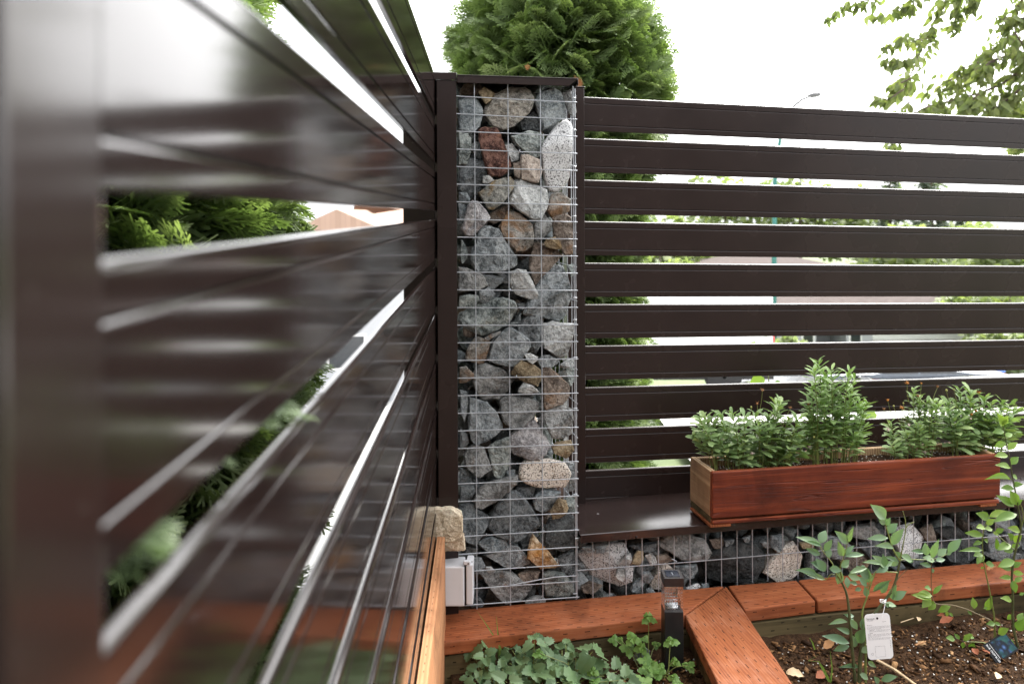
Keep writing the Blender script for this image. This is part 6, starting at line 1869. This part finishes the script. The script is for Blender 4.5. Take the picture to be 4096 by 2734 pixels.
# salmon roofed house behind the left fence
H3 = 24.0
LOWZ = G(-4, 24)
sx0, sx1 = on_depth(1225, 880, H3).x, on_depth(1900, 880, H3).x
h3 = thing('salmon_roof_house', 'house with pale salmon tiled gables seen through the left fence gap', 'house', (sx0, H3, LOWZ))
e3 = on_depth(1400, 930, H3).z - LOWZ; r3 = on_depth(1380, 838, H3 + 1).z - LOWZ
MB().box(0, sx1 - sx0, 0, 9, 0, e3).build('wall', M['wall_white'], h3)
rf = hip_roof(0, sx1 - sx0, 0, 9, e3 + .16, r3 + .35, .6)
rf.build('roof', M['roof_salmon'], h3)
gx = on_depth(1375, 850, H3).x - sx0
gm_ = MB(); hw3 = 1.35
gm_.raw([(gx - hw3, -1.0, e3 + .1), (gx + hw3, -1.0, e3 + .1), (gx, -1.0, r3), (gx - hw3, 4, e3 + .1), (gx + hw3, 4, e3 + .1), (gx, 4, r3)], [(0, 1, 2), (5, 4, 3), (0, 2, 5, 3), (1, 4, 5, 2), (0, 3, 4, 1)])
gm_.build('gable', M['roof_salmon'], h3)
for xx in (.6, 3.4):
    wf = MB().box(xx, xx + 1.2, -.03, .03, 1.0, 2.1).build('window', M['trim_white'], h3)
    MB().box(xx + .07, xx + 1.13, -.045, -.032, 1.07, 2.03).build('pane', M['glass'], wf)

# ------------------------------------------------------------------ far trees and hedges
QV = np.array([(-.5, 0, 0), (.5, 0, 0), (.35, 1, 0.1), (-.35, 1, -.1)]); QF = np.array([(0, 1, 2), (0, 2, 3)])
def far_tree(name, label, px, py_top, Y, width, kind, seed, group='trees beyond the street', base=None):
    rr = random.Random(seed)
    t = on_depth(px, py_top, Y); gz = ground_z(t.x, Y)
    h = t.z - gz
    root = thing(name, label, 'tree', (t.x, Y, gz), group=group)
    mg = Merge(); tk = MB()
    tk.tube([(0, 0, -.3), (0, 0, h * .5), (0, 0, h * .95)], [h * .02, h * .014, .03], 7)
    if kind == 'conifer':
        nw = 22
        for i in range(nw):
            f = i / nw; z = h * (.12 + .86 * f); r = width / 2 * (1 - f) ** .85 + .15
            for k in range(int(9 + 9 * (1 - f))):
                a = rr.uniform(0, 6.283); rl = r * rr.uniform(.6, 1.1)
                e = Vector((math.cos(a) * rl, math.sin(a) * rl, z - rl * rr.uniform(.15, .4)))
                if k % 4 == 0: tk.tube([(0, 0, z), e], [.05, .015], 4)
                for m_ in range(7):
                    g = rr.uniform(.25, 1.0); p = Vector((0, 0, z)).lerp(e, g) + Vector((rr.gauss(0, .08), rr.gauss(0, .08), rr.gauss(-.05, .08)))
                    mg.add(QV, QF, frame(p, (rr.gauss(0, 1) + e.x, rr.gauss(0, 1) + e.y, rr.gauss(-.5, .5)), (rr.gauss(0, .4), rr.gauss(0, .4), 1), rr.uniform(.25, .5) * max(.6, h / 14)), rr.random())
        mat = 'far_conifer'
    else:
        blobs = [(Vector((rr.uniform(-.5, .5) * width * .7, rr.uniform(-.5, .5) * width * .7, h * rr.uniform(.35, .88))), rr.uniform(.16, .30) * width) for _ in range(11)]
        for c, r in blobs:
            tk.tube([(0, 0, h * .35), (c.x * .5, c.y * .5, c.z * .85), c], [h * .008, .05, .02], 5)
            for _ in range(170):
                v = Vector((rr.gauss(0, 1), rr.gauss(0, 1), rr.gauss(0, 1))).normalized() * r * rr.uniform(.5, 1.08); v.z *= .8
                mg.add(QV, QF, frame(c + v, (rr.gauss(0, 1), rr.gauss(0, 1), rr.gauss(0, .6)), (rr.gauss(0, .7), rr.gauss(0, .7), 1), rr.uniform(.22, .45) * max(.5, width / 7)), rr.random())
        mat = 'far_leaf'
    tk.build('trunk', M['bark'], root, smooth=True)
    tag(mg.build('crown', [M[mat]], root), kind='stuff')
far_tree('conifer', 'tallest dark conifer far behind the right fence', 3725, 590, 62, 6.5, 'conifer', 1)
far_tree('conifer', 'shorter conifer close left of the tallest one', 3560, 640, 66, 6, 'conifer', 2)
far_tree('conifer', 'narrow conifer seen beyond the lamp pole', 2480, 905, 58, 5, 'conifer', 3)
far_tree('conifer', 'dark conifer right of the tallest one', 3850, 850, 60, 5, 'conifer', 4)
far_tree('broad_tree', 'yellow green tree left of the teal lamp pole', 2900, 690, 70, 9, 'broad', 5)
far_tree('broad_tree', 'yellow green tree right of the teal lamp pole', 3200, 690, 72, 9, 'broad', 6)
far_tree('broad_tree', 'pale tree between lamp pole and conifers', 3430, 715, 74, 8, 'broad', 7)
far_tree('broad_tree', 'low round tree far left behind the cedar', 2660, 850, 60, 9, 'broad', 8)
far_tree('broad_tree', 'low tree in front of the far brown roof', 2640, 985, 40, 5, 'broad', 9)
far_tree('broad_tree', 'reddish hedge side tree at the far right', 4010, 900, 48, 7, 'broad', 10)
far_tree('broad_tree', 'yellowish shrub right of the garage house', 4040, 1150, 30, 5, 'broad', 11)
far_tree('broad_tree', 'small rounded shrub beside the van tail', 3170, 1330, 27, 1.5, 'broad', 12)
far_tree('broad_tree', 'green shrub beside the blue bin', 4050, 1320, 27, 2.6, 'broad', 13)
far_tree('broad_tree', 'broad tree behind the garage house', 3700, 930, 56, 9, 'broad', 14)

# unseen house added behind the camera to block low sky and darken slat reflections
hb = thing('sky_blocking_house', 'unseen dark brown house added behind the camera to block low sky', 'house', (0.6, -5.2, -0.03), (0, 0, 0))
M['siding_brown'] = plain('brown_siding', (0.06, 0.046, 0.038), 0.7, 0, .1, 6)
for k in range(15):
    MB().box(-8, 8, -.02 + .004 * (k % 2), .14, .22 * k, .22 * k + .212).build('plank', M['siding_brown'], hb)
MB().box(-8.6, 8.6, -7.0, .9, 3.36, 3.55).build('roof', M['roof_brown'], hb)
MB().box(-8, 8, -6, -.05, 0, 3.3).build('wall', M['siding_brown'], hb)
